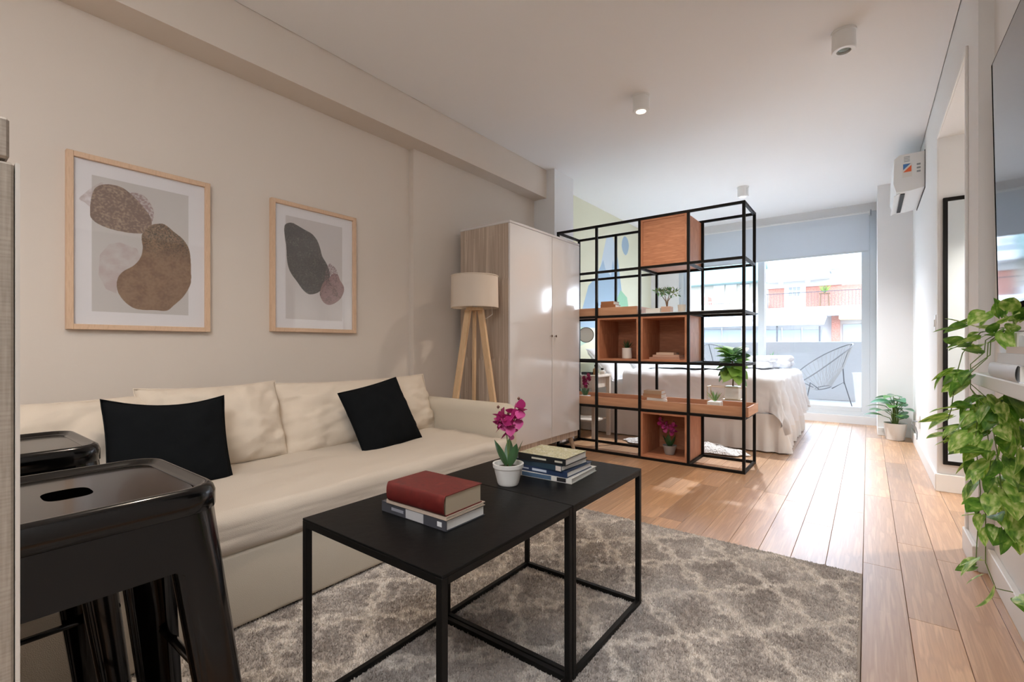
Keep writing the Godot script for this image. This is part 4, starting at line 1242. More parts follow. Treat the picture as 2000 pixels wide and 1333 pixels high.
# ---------------------------------------------------------------- bed
func bed_group() -> void:
	var x0 := -2.72; var x1 := -0.66; var z0 := -4.98; var z1 := -6.75
	var t := thing("bed", "double bed with a pleated white skirt behind the shelf divider", "bed", Vector3(x0, 0, (z0 + z1) / 2))
	var o := Vector3(x0, 0, (z0 + z1) / 2)
	var st := S()
	rbox(st, Vector3((x1 - x0) / 2, 0.19, 0), Vector3(x1 - x0, 0.30, z0 - z1), 0.03, 2)
	obj("base", st, M.linen_warm, t)
	st = S()
	rbox(st, Vector3((x1 - x0) / 2, 0.48, 0), Vector3(x1 - x0 + 0.02, 0.28, z0 - z1 + 0.02), 0.06, 4)
	obj("mattress", st, M.linen, t)
	# skirt: pleated strip round the foot and the near side
	st = S()
	var path := [Vector3(x0, 0, z0 + 0.02), Vector3(x1 + 0.02, 0, z0 + 0.02), Vector3(x1 + 0.02, 0, z1)]
	var top := []
	var bot := []
	for sg in 2:
		var a: Vector3 = path[sg]; var b: Vector3 = path[sg + 1]
		var nrm := Vector3(0, 0, 1) if sg == 0 else Vector3(1, 0, 0)
		var n := int(a.distance_to(b) / 0.012)
		for k in n:
			var p := a.lerp(b, float(k) / n)
			var near_corner := clampf(1.0 - p.distance_to(path[1]) / 0.55, 0.0, 1.0)
			var pl := (0.004 + 0.018 * near_corner + (0.012 if sg == 1 else 0.0))
			var w := sin(k * 0.55) + 0.5 * sin(k * 0.21 + 1.0)
			top.append(p - o + Vector3(0, 0.36, 0) + nrm * 0.003)
			bot.append(p - o + Vector3(0, 0.012, 0) + nrm * (0.014 + pl * (1.0 + w)))
	var mid := []
	for k in top.size(): mid.append(top[k].lerp(bot[k], 0.5) + Vector3(0, 0, 0))
	grid(st, [top, mid, bot])
	obj("skirt", st, M.linen_warm, t)
	# duvet: draped sheet over top, foot and near side
	var d := thing("duvet", "rumpled white duvet hanging over the foot of the bed", "duvet", Vector3(x0, 0.62, (z0 + z1) / 2))
	var ns := FastNoiseLite.new(); ns.seed = 31; ns.frequency = 1.1; ns.fractal_octaves = 4
	var L := x1 - x0; var W := z0 - z1
	st = S()
	var nu := 96; var nv := 96
	var rows := []
	for i in nv + 1:
		var row := []
		var s := lerpf(-W / 2 - 0.34, W / 2 + 0.36, float(i) / nv)
		for j in nu + 1:
			var q := lerpf(0.52, L + 0.46, float(j) / nu)
			row.append(drape(q, s, L + 0.02, W / 2 + 0.02, ns))
		rows.append(row)
	grid(st, rows)
	obj("cover", st, M.linen, d)
	# pale blue fold of sheet on top
	var f := thing("folded_sheet", "pale blue sheet spread flat on top of the duvet", "sheet", Vector3(-1.75, 0.752, -5.85))
	st = S()
	rows = []
	for i in 30:
		var row := []
		for j in 40:
			var x := lerpf(-0.35, 0.62, j / 39.0); var z := lerpf(0.55, -0.7, i / 29.0)
			row.append(Vector3(x, 0.006 + 0.006 * ns.get_noise_2d(x * 5, z * 5), z))
		rows.append(row)
	grid(st, rows)
	obj("cloth", st, M.blue_sheet, f)
	# pillows against the head
	for k in [[Vector3(-2.48, 0.78, -5.30), 0.72, 0.50, 0.34], [Vector3(-2.48, 0.78, -6.2), 0.72, 0.50, 0.34]]:
		var p := put("bed_pillow", pillow(k[1], k[2], 0.2, 0.03, 60, 0.02, 22), M.linen, self, k[0])
		p.rotation.y = PI / 2
		p.rotate_object_local(Vector3.RIGHT, -0.75)
		tag(p, "white pillow propped at the head of the bed " + ("beside the bedside table" if k[0].z > -5.8 else "on the window side"), "pillow", "white pillows on the bed")
	# folded and rolled towels
	var tw := [[Vector3(-1.02, 0.748, -6.05), 0.16, "thick white towel folded at the bottom beside the rolled ones"], [Vector3(-0.90, 0.748, -6.45), 0.15, "pale blue rolled towel at the far bed corner"]]
	var k := 0
	for q in tw:
		var r := thing("rolled_towel", q[2], "towel", q[0], -0.3 + 0.2 * k, "towels on the bed")
		for m in 3:
			st = S()
			var sz := Vector3(0.36 - 0.03 * m, 0.075, 0.20)
			var c := Vector3(0.02 * m, 0.038 + (0.062 if m == 2 else 0.0), [-0.10, 0.10, 0.0][m])
			rbox(st, c, sz, 0.037, 5, 10, Basis(), func(p): return p * (0.10 * ns.get_noise_3d(p.x * 6 + m, p.y * 6, p.z * 6)))
			obj("fold", st, M.towel, r)
		k += 1
	# sheepskin on the floor
	var sk := thing("sheepskin", "white fluffy sheepskin rug on the floor beside the bed", "rug", Vector3(-1.45, 0.0, -4.70))
	st = S()
	rows = []
	var fr := FastNoiseLite.new(); fr.seed = 44; fr.frequency = 9.0
	for i in 25:
		var row := []
		var rad := i / 24.0
		for a in 64:
			var an := TAU * a / 64.0
			var out := 1.0 + 0.12 * sin(an * 3.0) + 0.06 * sin(an * 11.0)
			var x := cos(an) * rad * 0.56 * out; var z := sin(an) * rad * 0.20 * out
			row.append(Vector3(x, 0.004 + 0.085 * sqrt(maxf(0.0, 1.0 - rad * rad * 0.98)) * (0.8 + 0.5 * fr.get_noise_2d(x, z)), z))
		rows.append(row)
	grid(st, rows, true)
	obj("fleece", st, M.fleece, sk)
	# bedside table with bottles
	var nsd := thing("nightstand", "pale wooden bedside table beside the bed", "nightstand", Vector3(-2.52, 0, -4.69))
	box_part("top", nsd, M.white_wood, -0.22, 0.22, 0.66, 0.685, 0.2, -0.2, 0.003)
	for s in [[-1, -1], [1, -1], [1, 1], [-1, 1]]: box_part("leg", nsd, M.white_wood, s[0] * 0.195 - 0.02, s[0] * 0.195 + 0.02, 0, 0.66, s[1] * 0.175 + 0.02, s[1] * 0.175 - 0.02, 0.002)
	box_part("drawer", nsd, M.white_wood, -0.175, 0.175, 0.54, 0.655, 0.17, -0.18, 0.003)
	box_part("lower_shelf", nsd, M.white_wood, -0.175, 0.175, 0.18, 0.2, 0.17, -0.17, 0.002)
	for q in [[Vector3(-2.36, 0.685, -4.62), 0.03, 0.09, rgb(170, 130, 80), "amber bottle on the bedside table"], [Vector3(-2.34, 0.685, -4.74), 0.035, 0.05, rgb(220, 216, 208), "small white jar on the bedside table"]]:
		var bt := thing("bottle", q[4], "bottle", q[0])
		st = S(); lathe(st, [Vector2(0, 0), Vector2(q[1], 0), Vector2(q[1], q[2] * 0.7), Vector2(q[1] * 0.4, q[2] * 0.85), Vector2(q[1] * 0.4, q[2]), Vector2(0, q[2])], Vector3.ZERO, 16); obj("body", st, mat(q[3], 0.3), bt)
		st = S(); lathe(st, [Vector2(q[1] * 0.45, q[2]), Vector2(q[1] * 0.45, q[2] + 0.02), Vector2(0, q[2] + 0.02)], Vector3.ZERO, 12); obj("cap", st, M.dark, bt)
	var ph := thing("tray_box", "small black box on the bedside table", "box", Vector3(-2.44, 0.685, -4.58))
	box_part("lid", ph, M.dark, -0.06, 0.06, 0, 0.03, 0.03, -0.03, 0.003)
	# wall lamp
	var wl := thing("wall_lamp", "round black wall lamp with a pale disc reflector over the bedside table", "wall lamp", Vector3(-2.8, 1.13, -5.0))
	var bz := Basis(Vector3.UP, 0.5) * Basis(Vector3.RIGHT, PI / 2)
	st = S(); tube(st, [Vector3(0, 0, 0), Vector3(0.10, 0.0, 0.0)], 0.012, 8); obj("arm", st, M.dark, wl)
	st = S(); lathe(st, [Vector2(0, -0.05), Vector2(0.05, -0.05), Vector2(0.09, 0.01), Vector2(0.092, 0.02), Vector2(0.086, 0.02)], Vector3(0.12, 0, 0), 28, bz); obj("shade", st, M.dark, wl)
	st = S(); lathe(st, [Vector2(0.085, 0.016), Vector2(0, 0.004)], Vector3(0.12, 0, 0), 28, bz); obj("reflector", st, mat(rgb(206, 200, 190), 0.3), wl)

func drape(q: float, s: float, L: float, W: float, ns: FastNoiseLite) -> Vector3:
	# q runs from the head to the foot, s across the bed; past the edges the cloth hangs down
	var r := 0.10
	var x := q; var y := 0.115; var z := s
	var over_x := maxf(0.0, q - (L - r)); var over_z := maxf(0.0, absf(s) - (W - r))
	var sg := signf(s)
	var drop := 0.0
	var d := Vector2(over_x, over_z)
	var ov := d.length()
	if ov > 0.0:
		var dir := d / ov
		var ang := minf(ov / r, PI / 2)
		var hang := maxf(0.0, ov - r * PI / 2)
		var out := r * sin(ang) + hang * 0.10
		drop = r * (1.0 - cos(ang)) + hang * (0.98 if minf(over_x, over_z) < 0.01 else 0.9)
		x = minf(q, L - r) + dir.x * out
		z = sg * (minf(absf(s), W - r) + dir.y * out)
		var fold := hang * 0.16 * sin((q * 12.0 if over_z > over_x else s * 19.0) + 3.0 * ns.get_noise_2d(q, s))
		x += dir.x * fold; z += sg * dir.y * fold
	var n := ns.get_noise_2d(q * 2.2, s * 2.2) * 0.022 + ns.get_noise_2d(q * 7, s * 5) * 0.008
	y += -drop + (n if ov <= 0.0 else n * 0.5)
	if ov > 0.0: x += n * 0.8 * signf(over_x); z += n * 0.8 * sg * signf(over_z)
	y = maxf(y, -0.50)
	return Vector3(x, y, z)

# ---------------------------------------------------------------- right hand wall
func right_side() -> void:
	var st := S()
	# air conditioner high on the wall
	var a := thing("air_conditioner", "white wall air conditioner with an orange and blue sticker", "air conditioner", Vector3(0.389, 2.36, -5.72))
	st = S()
	var pr := PackedVector2Array([Vector2(0, 0.30), Vector2(-0.17, 0.30), Vector2(-0.205, 0.27), Vector2(-0.21, 0.06), Vector2(-0.19, -0.02), Vector2(-0.10, -0.02), Vector2(0, 0.0)])
	prism(st, pr, 0.84, Transform3D(Basis(), Vector3.ZERO))
	obj("casing", st, M.plastic, a)
	st = S(); b2(st, -0.004, 0.0, -0.015, 0.31, 0.43, -0.43); obj("back_plate", st, M.dark, a)
	st = S(); bx(st, Vector3(-0.145, -0.026, 0), Vector3(0.03, 0.008, 0.72), 0.002); obj("outlet_slot", st, M.dark, a)
	st = S(); bx(st, Vector3(-0.18, -0.028, 0.0), Vector3(0.06, 0.006, 0.76), 0.002, Basis(Vector3.BACK, 0.5)); obj("flap", st, M.plastic, a)
	st = S(); b2(st, -0.15, -0.085, 0.10, 0.22, 0.4212, 0.42); obj("sticker", st, M.white_paper, a)
	st = S(); prism(st, PackedVector2Array([Vector2(-0.145, 0.165), Vector2(-0.145, 0.215), Vector2(-0.095, 0.215)]), 0.0006, Transform3D(Basis(), Vector3(0, 0, 0.4216))); obj("sticker_print", st, mat(rgb(74, 128, 190), 0.6), a)
	st = S(); prism(st, PackedVector2Array([Vector2(-0.145, 0.145), Vector2(-0.09, 0.145), Vector2(-0.09, 0.20)]), 0.0006, Transform3D(Basis(), Vector3(0, 0, 0.4216))); obj("sticker_print", st, mat(rgb(236, 108, 56), 0.6), a)
	for k in 4:
		st = S(); b2(st, -0.14, -0.10, 0.235 + 0.013 * k, 0.24 + 0.013 * k, 0.4208, 0.42); obj("small_print", st, M.grey_out, a)
	for k in 3:
		st = S(); b2(st, -0.055, -0.03, 0.13 + 0.03 * k, 0.145 + 0.03 * k, 0.4208, 0.42); obj("small_print", st, M.grey_out, a)
	# mirror on the hallway wall
	var m := thing("wall_mirror", "tall mirror with a thin black frame on the hallway wall", "mirror", Vector3(0.72, 1.1, -4.36))
	var hw := 0.31; var hh := 0.91
	for s in [-1, 1]:
		box_part("frame_stile", m, M.black, s * (hw - 0.012) - 0.012, s * (hw - 0.012) + 0.012, -hh, hh, 0.028, 0.0, 0.001)
		box_part("frame_rail", m, M.black, -hw + 0.024, hw - 0.024, s * (hh - 0.012) - 0.012, s * (hh - 0.012) + 0.012, 0.0275, 0.0005, 0.001)
	st = S(); b2(st, -hw + 0.02, hw - 0.02, -hh + 0.02, hh - 0.02, 0.018, 0.012); obj("mirror_glass", st, M.mirror, m)
	# switch and socket
	for k in [["light_switch", "small white light switch beside the hallway opening", Vector3(0.389, 1.16, -4.46), "switch"], ["wall_socket", "white wall socket with a cable beside the potted plant", Vector3(0.389, 0.29, -5.80), "socket"]]:
		var t := thing(k[0], k[1], k[3], k[2])
		st = S(); rbox(st, Vector3(-0.006, 0, 0), Vector3(0.012, 0.12, 0.075), 0.005, 2); obj("plate", st, M.plastic, t)
		st = S(); rbox(st, Vector3(-0.014, 0, 0), Vector3(0.008, 0.05, 0.03), 0.003, 2); obj("rocker" if k[3] == "switch" else "outlet", st, M.plastic, t)
		if k[3] == "socket":
			st = S(); tube(st, [Vector3(-0.012, 0.0, 0), Vector3(-0.05, 0.0, -0.01), Vector3(-0.06, -0.02, -0.01), Vector3(-0.03, -0.06, 0), Vector3(-0.022, -0.1, 0), Vector3(-0.022, -0.17, 0)], 0.005, 8); obj("cable", st, M.grey_out, t)
	# potted plant in the corner
	var p := thing("potted_plant", "broad leaved green plant in a white round pot in the corner by the balcony", "plant", Vector3(0.232, 0, -6.44))
	pot_round(p, 0.078, 0.102, 0.18, M.ceramic)
	var lm := leaf_mesh(0.20, 0.16, 0.7, 0.35, 0.15, 9, 6)
	var rr := RandomNumberGenerator.new(); rr.seed = 15
	for k in 20:
		var ang := k * 2.4 + 0.5
		var f := k / 20.0
		var tip := Vector3(cos(ang) * lerpf(0.12, 0.03, f), 0.24 + 0.24 * f, sin(ang) * lerpf(0.10, 0.03, f))
		if tip.x > 0.07: tip.x = 0.07
		st = S(); tube(st, [Vector3(cos(ang) * 0.02, 0.16, sin(ang) * 0.02), Vector3(tip.x * 0.4, tip.y * 0.75 + 0.04, tip.z * 0.4), tip], [0.005, 0.004, 0.003], 6); obj("stalk", st, M.stem, p)
		var dir := Vector3(cos(ang), 0.35 - 0.2 * f, sin(ang))
		var s := rr.randf_range(0.6, 0.85)
		if tip.x + dir.x * 0.2 * s > 0.145: dir.x = -dir.x * 0.3
		if tip.z + dir.z * 0.2 * s < -0.22: dir.z = -dir.z * 0.6
		put("leaf", lm, [M.leaf_blue, M.leaf_dark, M.leaf_blue, M.leaf_mid][k % 4], p, tip, aim(dir, rr.randf_range(-0.4, 0.4)).scaled(Vector3.ONE * s))
	# television, tilted a little forward
	var tv := thing("television", "large wall television with a thin black bezel", "television", Vector3(0.415, 1.63, -1.78))
	tv.rotation.z = 0.018
	var bez := mat(rgb(16, 16, 16), 0.9); bez.metallic_specular = 0.05
	st = S(); rbox(st, Vector3(0, 0, 0), Vector3(0.026, 0.99, 1.76), 0.006, 2); obj("casing", st, bez, tv)
	st = S(); b2(st, -0.0145, -0.0125, -0.480, 0.482, 0.866, -0.842); obj("screen", st, M.screen, tv)
	st = S(); b2(st, 0.012, 0.03, -0.15, 0.15, 0.2, -0.2); obj("wall_mount", st, M.dark, tv)
	# floating shelf with books and the trailing plant
	var sh := thing("floating_shelf", "white floating shelf under the television", "shelf", Vector3(0.355, 0.877, -1.5))
	box_part("board", sh, M.trim, -0.085, 0.085, 0.0, 0.038, 0.6, -0.62, 0.003)
	var top := 0.915
	var pl := [[0.30, 0.040, 0.155, rgb(222, 223, 228), "thick silvery book at the bottom of the pile on the floating shelf"], [0.28, 0.026, 0.15, rgb(222, 222, 222), "white book second from the bottom on the floating shelf"], [0.22, 0.016, 0.14, rgb(216, 200, 186), "thin beige book below the top one on the floating shelf"], [0.17, 0.026, 0.12, rgb(216, 222, 222), "small pale book on top of the pile on the floating shelf"]]
	var y := top
	for k in 4:
		var q: Array = pl[k]
		book(q[4], Vector3(0.352, y, -1.70 + 0.045 * k), Vector3(q[0], q[1], q[2]), -PI / 2, mat(q[3], 0.5), M.white_paper, "", k == 0)
		y += q[1] + 0.0004
	pothos(Vector3(0.385, top, -2.01))

func pothos(at: Vector3) -> void:
	var t := thing("trailing_pothos", "trailing variegated pothos in a white box planter hanging over the floating shelf", "plant", at)
	box_part("planter", t, M.ceramic, -0.052, 0.05, 0.0, 0.125, 0.11, -0.11, 0.004)
	box_part("soil", t, M.soil, -0.046, 0.044, 0.118, 0.127, 0.104, -0.104, 0.0)
	var lms := [leaf_mesh(0.078, 0.056, 0.9, 0.25, 0.22, 8, 6), leaf_mesh(0.066, 0.044, 0.9, 0.4, 0.3, 8, 6), leaf_mesh(0.088, 0.06, 0.9, 0.12, 0.12, 8, 6)]
	var rr := RandomNumberGenerator.new(); rr.seed = 77
	# hanging vines: photo column, length
	var rows := [[618, 1925, 1998, 6], [638, 1868, 1998, 8], [662, 1876, 1940, 5], [690, 1888, 1930, 3], [735, 1850, 1925, 7], [778, 1890, 1998, 8], [802, 1850, 1998, 10], [826, 1842, 1998, 10], [850, 1850, 1998, 10], [880, 1893, 1998, 8], [910, 1895, 1998, 8], [945, 1905, 1998, 6], [975, 1902, 1998, 7], [1003, 1908, 1998, 6], [1032, 1912, 1998, 4], [1062, 1975, 1998, 2], [1085, 1902, 1912, 1], [1108, 1898, 1925, 2], [1135, 1915, 1920, 1], [1150, 1942, 1948, 1], [1162, 1980, 1998, 2]]
	var n := 0
	for r in rows:
		var many: int = r[3] + (r[3] / 2 if r[3] > 3 else 0)
		for k in many:
			var f: float = (k + 0.5) / many
			var px: float = lerpf(r[1], r[2], f) + rr.randf_range(-8, 8)
			var py: float = r[0] + rr.randf_range(-13, 13)
			var p := at_z(px, py, rr.randf_range(-2.12, -1.9))
			if p.y < 0.93 and p.y > 0.86 and p.x > 0.25: p.x = 0.24
			var side := clampf((px - 1925.0) / 60.0, -1.0, 0.6)
			var dir := Vector3(side * 0.7 - 0.35, rr.randf_range(-0.9, 0.15), rr.randf_range(0.0, 0.9))
			if py < 700: dir.y += 0.6
			put("leaf", lms[n % 3], M.pothos[rr.randi() % 3], t, p - at, aim(dir, rr.randf_range(-0.7, 0.7)).scaled(Vector3.ONE * rr.randf_range(0.62, 1.0)))
			n += 1
	# vines
	var vs := [[[1960, 640], [1915, 650], [1880, 690], [1866, 740], [1858, 800], [1848, 830]], [[1960, 645], [1925, 665], [1915, 760], [1905, 860], [1915, 960], [1908, 1060], [1905, 1120]], [[1965, 645], [1935, 665], [1930, 780], [1950, 900], [1960, 1000], [1975, 1060]], [[1962, 645], [1930, 670], [1922, 790], [1935, 900], [1925, 1000], [1925, 1100], [1945, 1150], [1990, 1160]], [[1985, 640], [1975, 620], [1990, 612]]]
	for v in vs:
		var pts := []
		for q in v.size() - 1:
			for k in 4:
				var f := k / 4.0
				var p := at_z(lerpf(v[q][0], v[q + 1][0], f), lerpf(v[q][1], v[q + 1][1], f), -1.99)
				if p.y < 0.95 and p.y > 0.85 and p.x > 0.26: p.x = 0.25
				pts.append(p - at)
		var st := S(); tube(st, pts, 0.0014, 6); obj("vine", st, M.stem, t)

# ---------------------------------------------------------------- balcony
func balcony() -> void:
	var st := S()
	b2(st, -3.2, 1.2, -0.25, 0.10, -7.6, -9.6)
	struct("balcony_floor", st, M.sill)
	st = S(); b2(st, -3.2, 1.2, 0.10, 1.073, -9.36, -9.52, 0.01)
	struct("balcony_parapet", st, M.parapet)
	st = S(); b2(st, -3.35, -3.2, 0.1, 2.9, -7.6, -9.52); b2(st, 1.2, 1.35, 0.1, 2.95, -7.6, -9.52)  # unseen side walls, carried to full height to dim the parapet
	struct("unseen_balcony_side", st, M.parapet)
	# unseen storeys of this building above the room, blocking sky from the parapet
	st = S(); b2(st, -9, 8, 3.0, 10.0, 6.0, -7.6)
	b2(st, -3.35, 1.35, 2.95, 3.12, -7.6, -9.2)  # unseen slab over the balcony, added to shade the parapet
	struct("unseen_storeys", st, M.stucco)
	var c := acapulco(); c.position = Vector3(-0.56, 0.10, -8.45); c.rotation.y = -1.2
	tag(c, "white corded acapulco chair on thin black legs beyond the balcony glass", "chair", "corded balcony chairs")
	var d: Node3D = c.duplicate(); d.name = numbered("acapulco_chair"); add_child(d)
	d.position = Vector3(-1.95, 0.10, -8.55); d.rotation.y = 0.9
	tag(d, "white corded acapulco chair mostly hidden behind the divider", "chair", "corded balcony chairs")
	var p := thing("balcony_planter", "tall white planter standing on the balcony by the door frame", "planter", Vector3(0.02, 0.10, -8.2))
	st = S(); lathe(st, [Vector2(0, 0), Vector2(0.15, 0), Vector2(0.19, 0.48), Vector2(0.20, 0.52), Vector2(0.17, 0.52), Vector2(0.165, 0.46), Vector2(0, 0.46)], Vector3.ZERO, 28); obj("pot", st, M.ceramic, p)
	var g := thing("balcony_plant", "small green plant on the balcony behind the towels", "plant", Vector3(-1.33, 0.10, -8.6))
	pot_round(g, 0.10, 0.13, 0.5, M.ceramic)
	spikes(g, Vector3(0, 0.48, 0), 30, 0.34, 0.05, [M.leaf_mid, M.leaf_dark], 8)

func acapulco() -> Node3D:
	var t := thing("acapulco_chair", "", "chair")
	# pear shaped rim, tilted back, facing +z
	var rim := []
	var n := 44
	for k in n + 1:
		var a := TAU * k / n
		var s := sin(a); var c := cos(a)
		# s runs from the front edge (-1) to the top of the back (+1)
		var w := 0.37 * c * (1.0 - 0.22 * s)
		var along := 0.5 * s
		rim.append(Vector3(w, 0.62 + along * 0.62 + 0.04 * c * c, -along * 0.80))
	var st := S(); tube(st, rim, 0.009, 8, false); obj("rim", st, mat(rgb(120, 118, 116), 0.6), t)
	var low := []
	var cen := Vector3(0, 0.27, -0.02)
	for k in n + 1:
		var a := TAU * k / n
		low.append(cen + Vector3(cos(a) * 0.13, 0.03 * sin(a), -sin(a) * 0.10))
	st = S(); tube(st, low, 0.007, 8, false); obj("lower_ring", st, M.iron, t)
	var cm := mat(rgb(176, 170, 164), 0.7)
	for k in n:
		st = S()
		var m: Vector3 = (rim[k] as Vector3).lerp(low[k], 0.5) + Vector3(0, -0.03, -0.02)
		tube(st, [rim[k], m, low[k]], 0.0035, 5, false)
		obj("cord", st, cm, t)
	for k in [[-0.30, 0.30], [0.30, 0.30], [0.0, -0.40]]:
		st = S()
		var r: Vector3 = Vector3(k[0] * 0.9, 0.36, k[1] * 0.75)
		tube(st, [cen + Vector3(k[0] * 0.4, -0.01, k[1] * 0.3), r, Vector3(k[0], 0.0, k[1])], 0.008, 8)
		obj("leg", st, M.iron, t)
	st = S(); tube(st, [Vector3(-0.30, 0.16, 0.29), Vector3(0.30, 0.16, 0.29)], 0.006, 6); obj("stretcher", st, M.iron, t)
	st = S(); tube(st, [Vector3(0, 0.33, -0.3), Vector3(0, 0.62, -0.28), rim[int(n * 0.25)]], 0.008, 6); obj("back_stay", st, M.iron, t)
	return t

# ---------------------------------------------------------------- houses across the street
const FZ := -32.0
func fbox(parent: Node3D, called: String, m: Material, px0: float, py0: float, px1: float, py1: float, z0: float, z1: float, o: Vector3) -> MeshInstance3D:
	# a box on the facade plane whose front spans two photo pixels
	var a := at_z(px0, py0, FZ); var b := at_z(px1, py1, FZ)
	return box_part(called, parent, m, a.x - o.x, b.x - o.x, minf(a.y, b.y) - o.y, maxf(a.y, b.y) - o.y, FZ + z0 - o.z, FZ - z1 - o.z, 0.01)
func street() -> void:
	var st := S()
	b2(st, -40, 40, -4.6, -4.4, -9.6, -60)
	struct("street", st, M.asphalt)
	var o := Vector3(-3, -4.4, FZ)
	var h := thing("brick_house", "pale house with a brick storey above a long white canopy across the street", "building", o)
	fbox(h, "lower_wall", M.stucco, 1500, 606, 1830, 960, 0.0, 3.0, o)
	fbox(h, "brick_wall", M.brick, 1501, 545, 1830, 606, 0.0, 3.0, o)
	fbox(h, "roof_parapet", M.stucco, 1497, 511, 1830, 544, 0.15, 3.0, o)
	fbox(h, "cornice", M.trim, 1625, 502, 1830, 510, 0.3, 1.0, o)
	fbox(h, "balcony_slab", M.stucco, 1500, 606, 1830, 612, 1.2, 0.0, o)
	fbox(h, "canopy", M.awning, 1502, 541, 1622, 546, 1.3, 0.0, o)
	fbox(h, "canopy_edge", M.grey_out, 1501, 531, 1625, 535, 1.1, 0.0, o)
	# door with nine panes
	var a := at_z(1552, 576, FZ) - o
	var d := Node3D.new(); d.name = "door"; h.add_child(d, true)
	fbox(d, "door_leaf", M.trim, 1532, 547, 1574, 606, 0.06, 0.0, o)
	for i in 3:
		for j in 3:
			fbox(d, "pane", M.grey_out, 1541 + i * 8, 550 + j * 10, 1547 + i * 8, 558 + j * 10, 0.10, 0.0, o)
	fbox(d, "meeting_stile", M.grey_out, 1556, 582, 1557, 606, 0.08, 0.0, o)
	for q in [[1526, 553], [1578, 549], [1677, 548], [1645, 549]]:
		var p := at_z(q[0], q[1], FZ) - o
		st = S(); lathe(st, [Vector2(0, -0.16), Vector2(0.13, -0.10), Vector2(0.16, 0.02), Vector2(0.10, 0.14), Vector2(0, 0.16)], p + Vector3(0, 0, 0.15), 12); obj("wall_globe", st, M.trim, h)
	# railing
	var ra := at_z(1500, 580, FZ); var rb := at_z(1700, 571, FZ)
	st = S(); bar(st, Vector3(ra.x, 4.0, FZ + 1.1) - o, Vector3(rb.x + 3.0, 4.0, FZ + 1.1) - o, 0.04, 0.04); obj("handrail", st, M.iron, h)
	for k in 46:
		var x := lerpf(ra.x, rb.x + 2.0, k / 45.0)
		st = S(); bar(st, Vector3(x, 3.06, FZ + 1.1) - o, Vector3(x, 4.0, FZ + 1.1) - o, 0.015, 0.015); obj("baluster", st, M.iron, h)
	fbox(h, "brick_pillar", M.brick, 1625, 617, 1641, 720, 0.5, 0.0, o)
	fbox(h, "porch_awning", mat(rgb(224, 204, 170), 0.8), 1641, 616, 1720, 624, 1.6, 0.0, o)
	fbox(h, "garage_panel", M.shop_glass, 1646, 634, 1684, 700, 0.05, 0.0, o)
	fbox(h, "garage_frame", M.trim, 1684, 622, 1692, 700, 0.1, 0.0, o)
	# ground floor shop front with a long sloped canopy
	var s := h
	st = S()
	var c0 := at_z(1340, 612, FZ); var c1 := at_z(1620, 612, FZ); var c2 := at_z(1616, 638, FZ)
	var ytop := 3.02; var ylow := 2.25
	for e in [0.0, 0.12]:
		st.set_smooth_group(-1)
		quad(st, Vector3(c0.x - 6, ytop - e, FZ + 0.3) - o, Vector3(c1.x, ytop - e, FZ + 0.3) - o, Vector3(c2.x, ylow - e, FZ + 2.6) - o, Vector3(c0.x - 6, ylow - e, FZ + 2.6) - o)
	st.set_smooth_group(-1)
	quad(st, Vector3(c0.x - 6, ylow - 0.12, FZ + 2.6) - o, Vector3(c2.x, ylow - 0.12, FZ + 2.6) - o, Vector3(c2.x, ylow, FZ + 2.6) - o, Vector3(c0.x - 6, ylow, FZ + 2.6) - o)
	obj("canopy_sheet", st, M.awning, s)
	for k in 9:
		var x := c1.x - 0.8 - k * 1.35
		st = S(); bar(st, Vector3(x, ytop + 0.03, FZ + 0.3) - o, Vector3(x - 0.1, ylow + 0.03, FZ + 2.6) - o, 0.05, 0.05); obj("canopy_rib", st, M.grey_out, s)
	fbox(s, "shop_wall", M.stucco, 1250, 613, 1500, 960, -0.02, 0.5, o)
	for k in 8:
		var x := 1604.0 - k * 39.0
		fbox(s, "window", M.shop_glass, x - 37, 645, x, 720, 0.06, 0.0, o)
		fbox(s, "window_bar", M.trim, x - 38.5, 640, x - 36.5, 720, 0.10, 0.0, o)
	for x in [1381, 1528, 1606]: fbox(s, "post", M.iron, x, 640, x + 3, 800, 2.4, -2.3, o)
	# left house
	var l := thing("cream_house", "cream house with a teal roof edge and white shutters across the street", "building", Vector3(-7, -4.4, FZ))
	o = Vector3(-7, -4.4, FZ)
	fbox(l, "wall", M.stucco_cream, 1200, 548, 1500, 612, -0.3, 3.0, o)
	fbox(l, "roof_edge", M.teal, 1200, 541, 1499, 550, 0.8, 2.0, o)
	fbox(l, "roof_slope", M.teal, 1200, 531, 1492, 541, 0.3, 2.0, o)
	for q in [[1392, 1413], [1416, 1437], [1444, 1462]]:
		var w := fbox(l, "shutter", M.trim, q[0], 555, q[1], 592, -0.2, 0.3, o)
		fbox(l, "lintel", M.grey_out, q[0], 553, q[1], 555, -0.15, 0.3, o)
	fbox(l, "brick_pillar", M.brick, 1378, 583, 1390, 609, 0.9, 0.0, o)
	st = S(); bar(st, Vector3(at_z(1391, 587, FZ).x, 3.75, FZ + 0.9) - o, Vector3(at_z(1497, 580, FZ).x, 3.75, FZ + 0.9) - o, 0.05, 0.05); obj("handrail", st, M.grey_out, l)
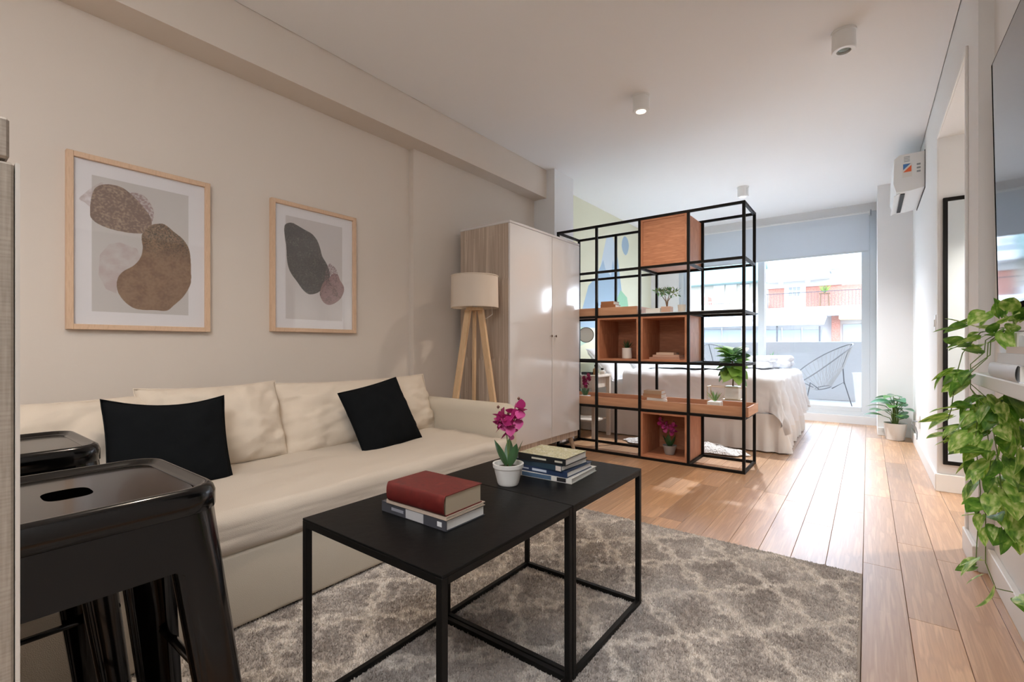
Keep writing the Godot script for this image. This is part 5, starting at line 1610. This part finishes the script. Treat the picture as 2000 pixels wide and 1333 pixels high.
	for k in 26:
		var x := lerpf(at_z(1391, 587, FZ).x, at_z(1497, 580, FZ).x, k / 25.0)
		st = S(); bar(st, Vector3(x, 3.05, FZ + 0.9) - o, Vector3(x, 3.75, FZ + 0.9) - o, 0.02, 0.02); obj("baluster", st, M.grey_out, l)
	fbox(l, "balcony_slab", M.stucco, 1200, 608, 1500, 613, 1.0, 0.0, o)
	for q in [[1384, 522, 1410, 533], [1418, 520, 1446, 532]]: fbox(l, "roof_tank", M.awning, q[0], q[1], q[2], q[3], -0.6, 1.6, o)
	fbox(l, "upper_wall", M.stucco_cream, 1330, 512, 1499, 531, -1.2, 3.0, o)
	# outdoor unit on the roof
	var p := at_z(1519, 521, FZ)
	var u := thing("outdoor_unit", "white outdoor air conditioning unit on the house across the street", "air conditioner", Vector3(p.x, p.y, FZ + 0.45))
	st = S(); bx(st, Vector3.ZERO, Vector3(0.84, 0.56, 0.3), 0.02); obj("casing", st, M.trim, u)
	st = S(); lathe(st, [Vector2(0.20, 0.15), Vector2(0.20, 0.165), Vector2(0.12, 0.165), Vector2(0.12, 0.152), Vector2(0.05, 0.152), Vector2(0, 0.16)], Vector3(-0.1, 0, 0), 20, Basis(Vector3.RIGHT, PI / 2)); obj("fan_grille", st, M.grey_out, u)
	st = S(); bx(st, Vector3(0, -0.32, 0.05), Vector3(0.9, 0.06, 0.35), 0.0); obj("bracket", st, M.grey_out, u)
	# pot plant on the far balcony
	var fp := thing("far_plant", "yellow green plant on a brown stand on the far balcony", "plant", Vector3(at_z(1612, 600, FZ).x, 3.06, FZ + 0.6))
	for k in [[-0.22, 0.15], [0.22, 0.15], [-0.22, -0.15], [0.22, -0.15]]:
		st = S(); bar(st, Vector3(k[0], 0, k[1]), Vector3(k[0] * 0.8, 0.85, k[1] * 0.8), 0.05, 0.05); obj("stand_leg", st, M.twig, fp)
	st = S(); bx(st, Vector3(0, 0.87, 0), Vector3(0.5, 0.05, 0.36), 0.0); obj("stand_top", st, M.twig, fp)
	spikes(fp, Vector3(0, 0.9, 0), 22, 0.55, 0.09, [M.leaf_light, M.leaf_olive], 12)
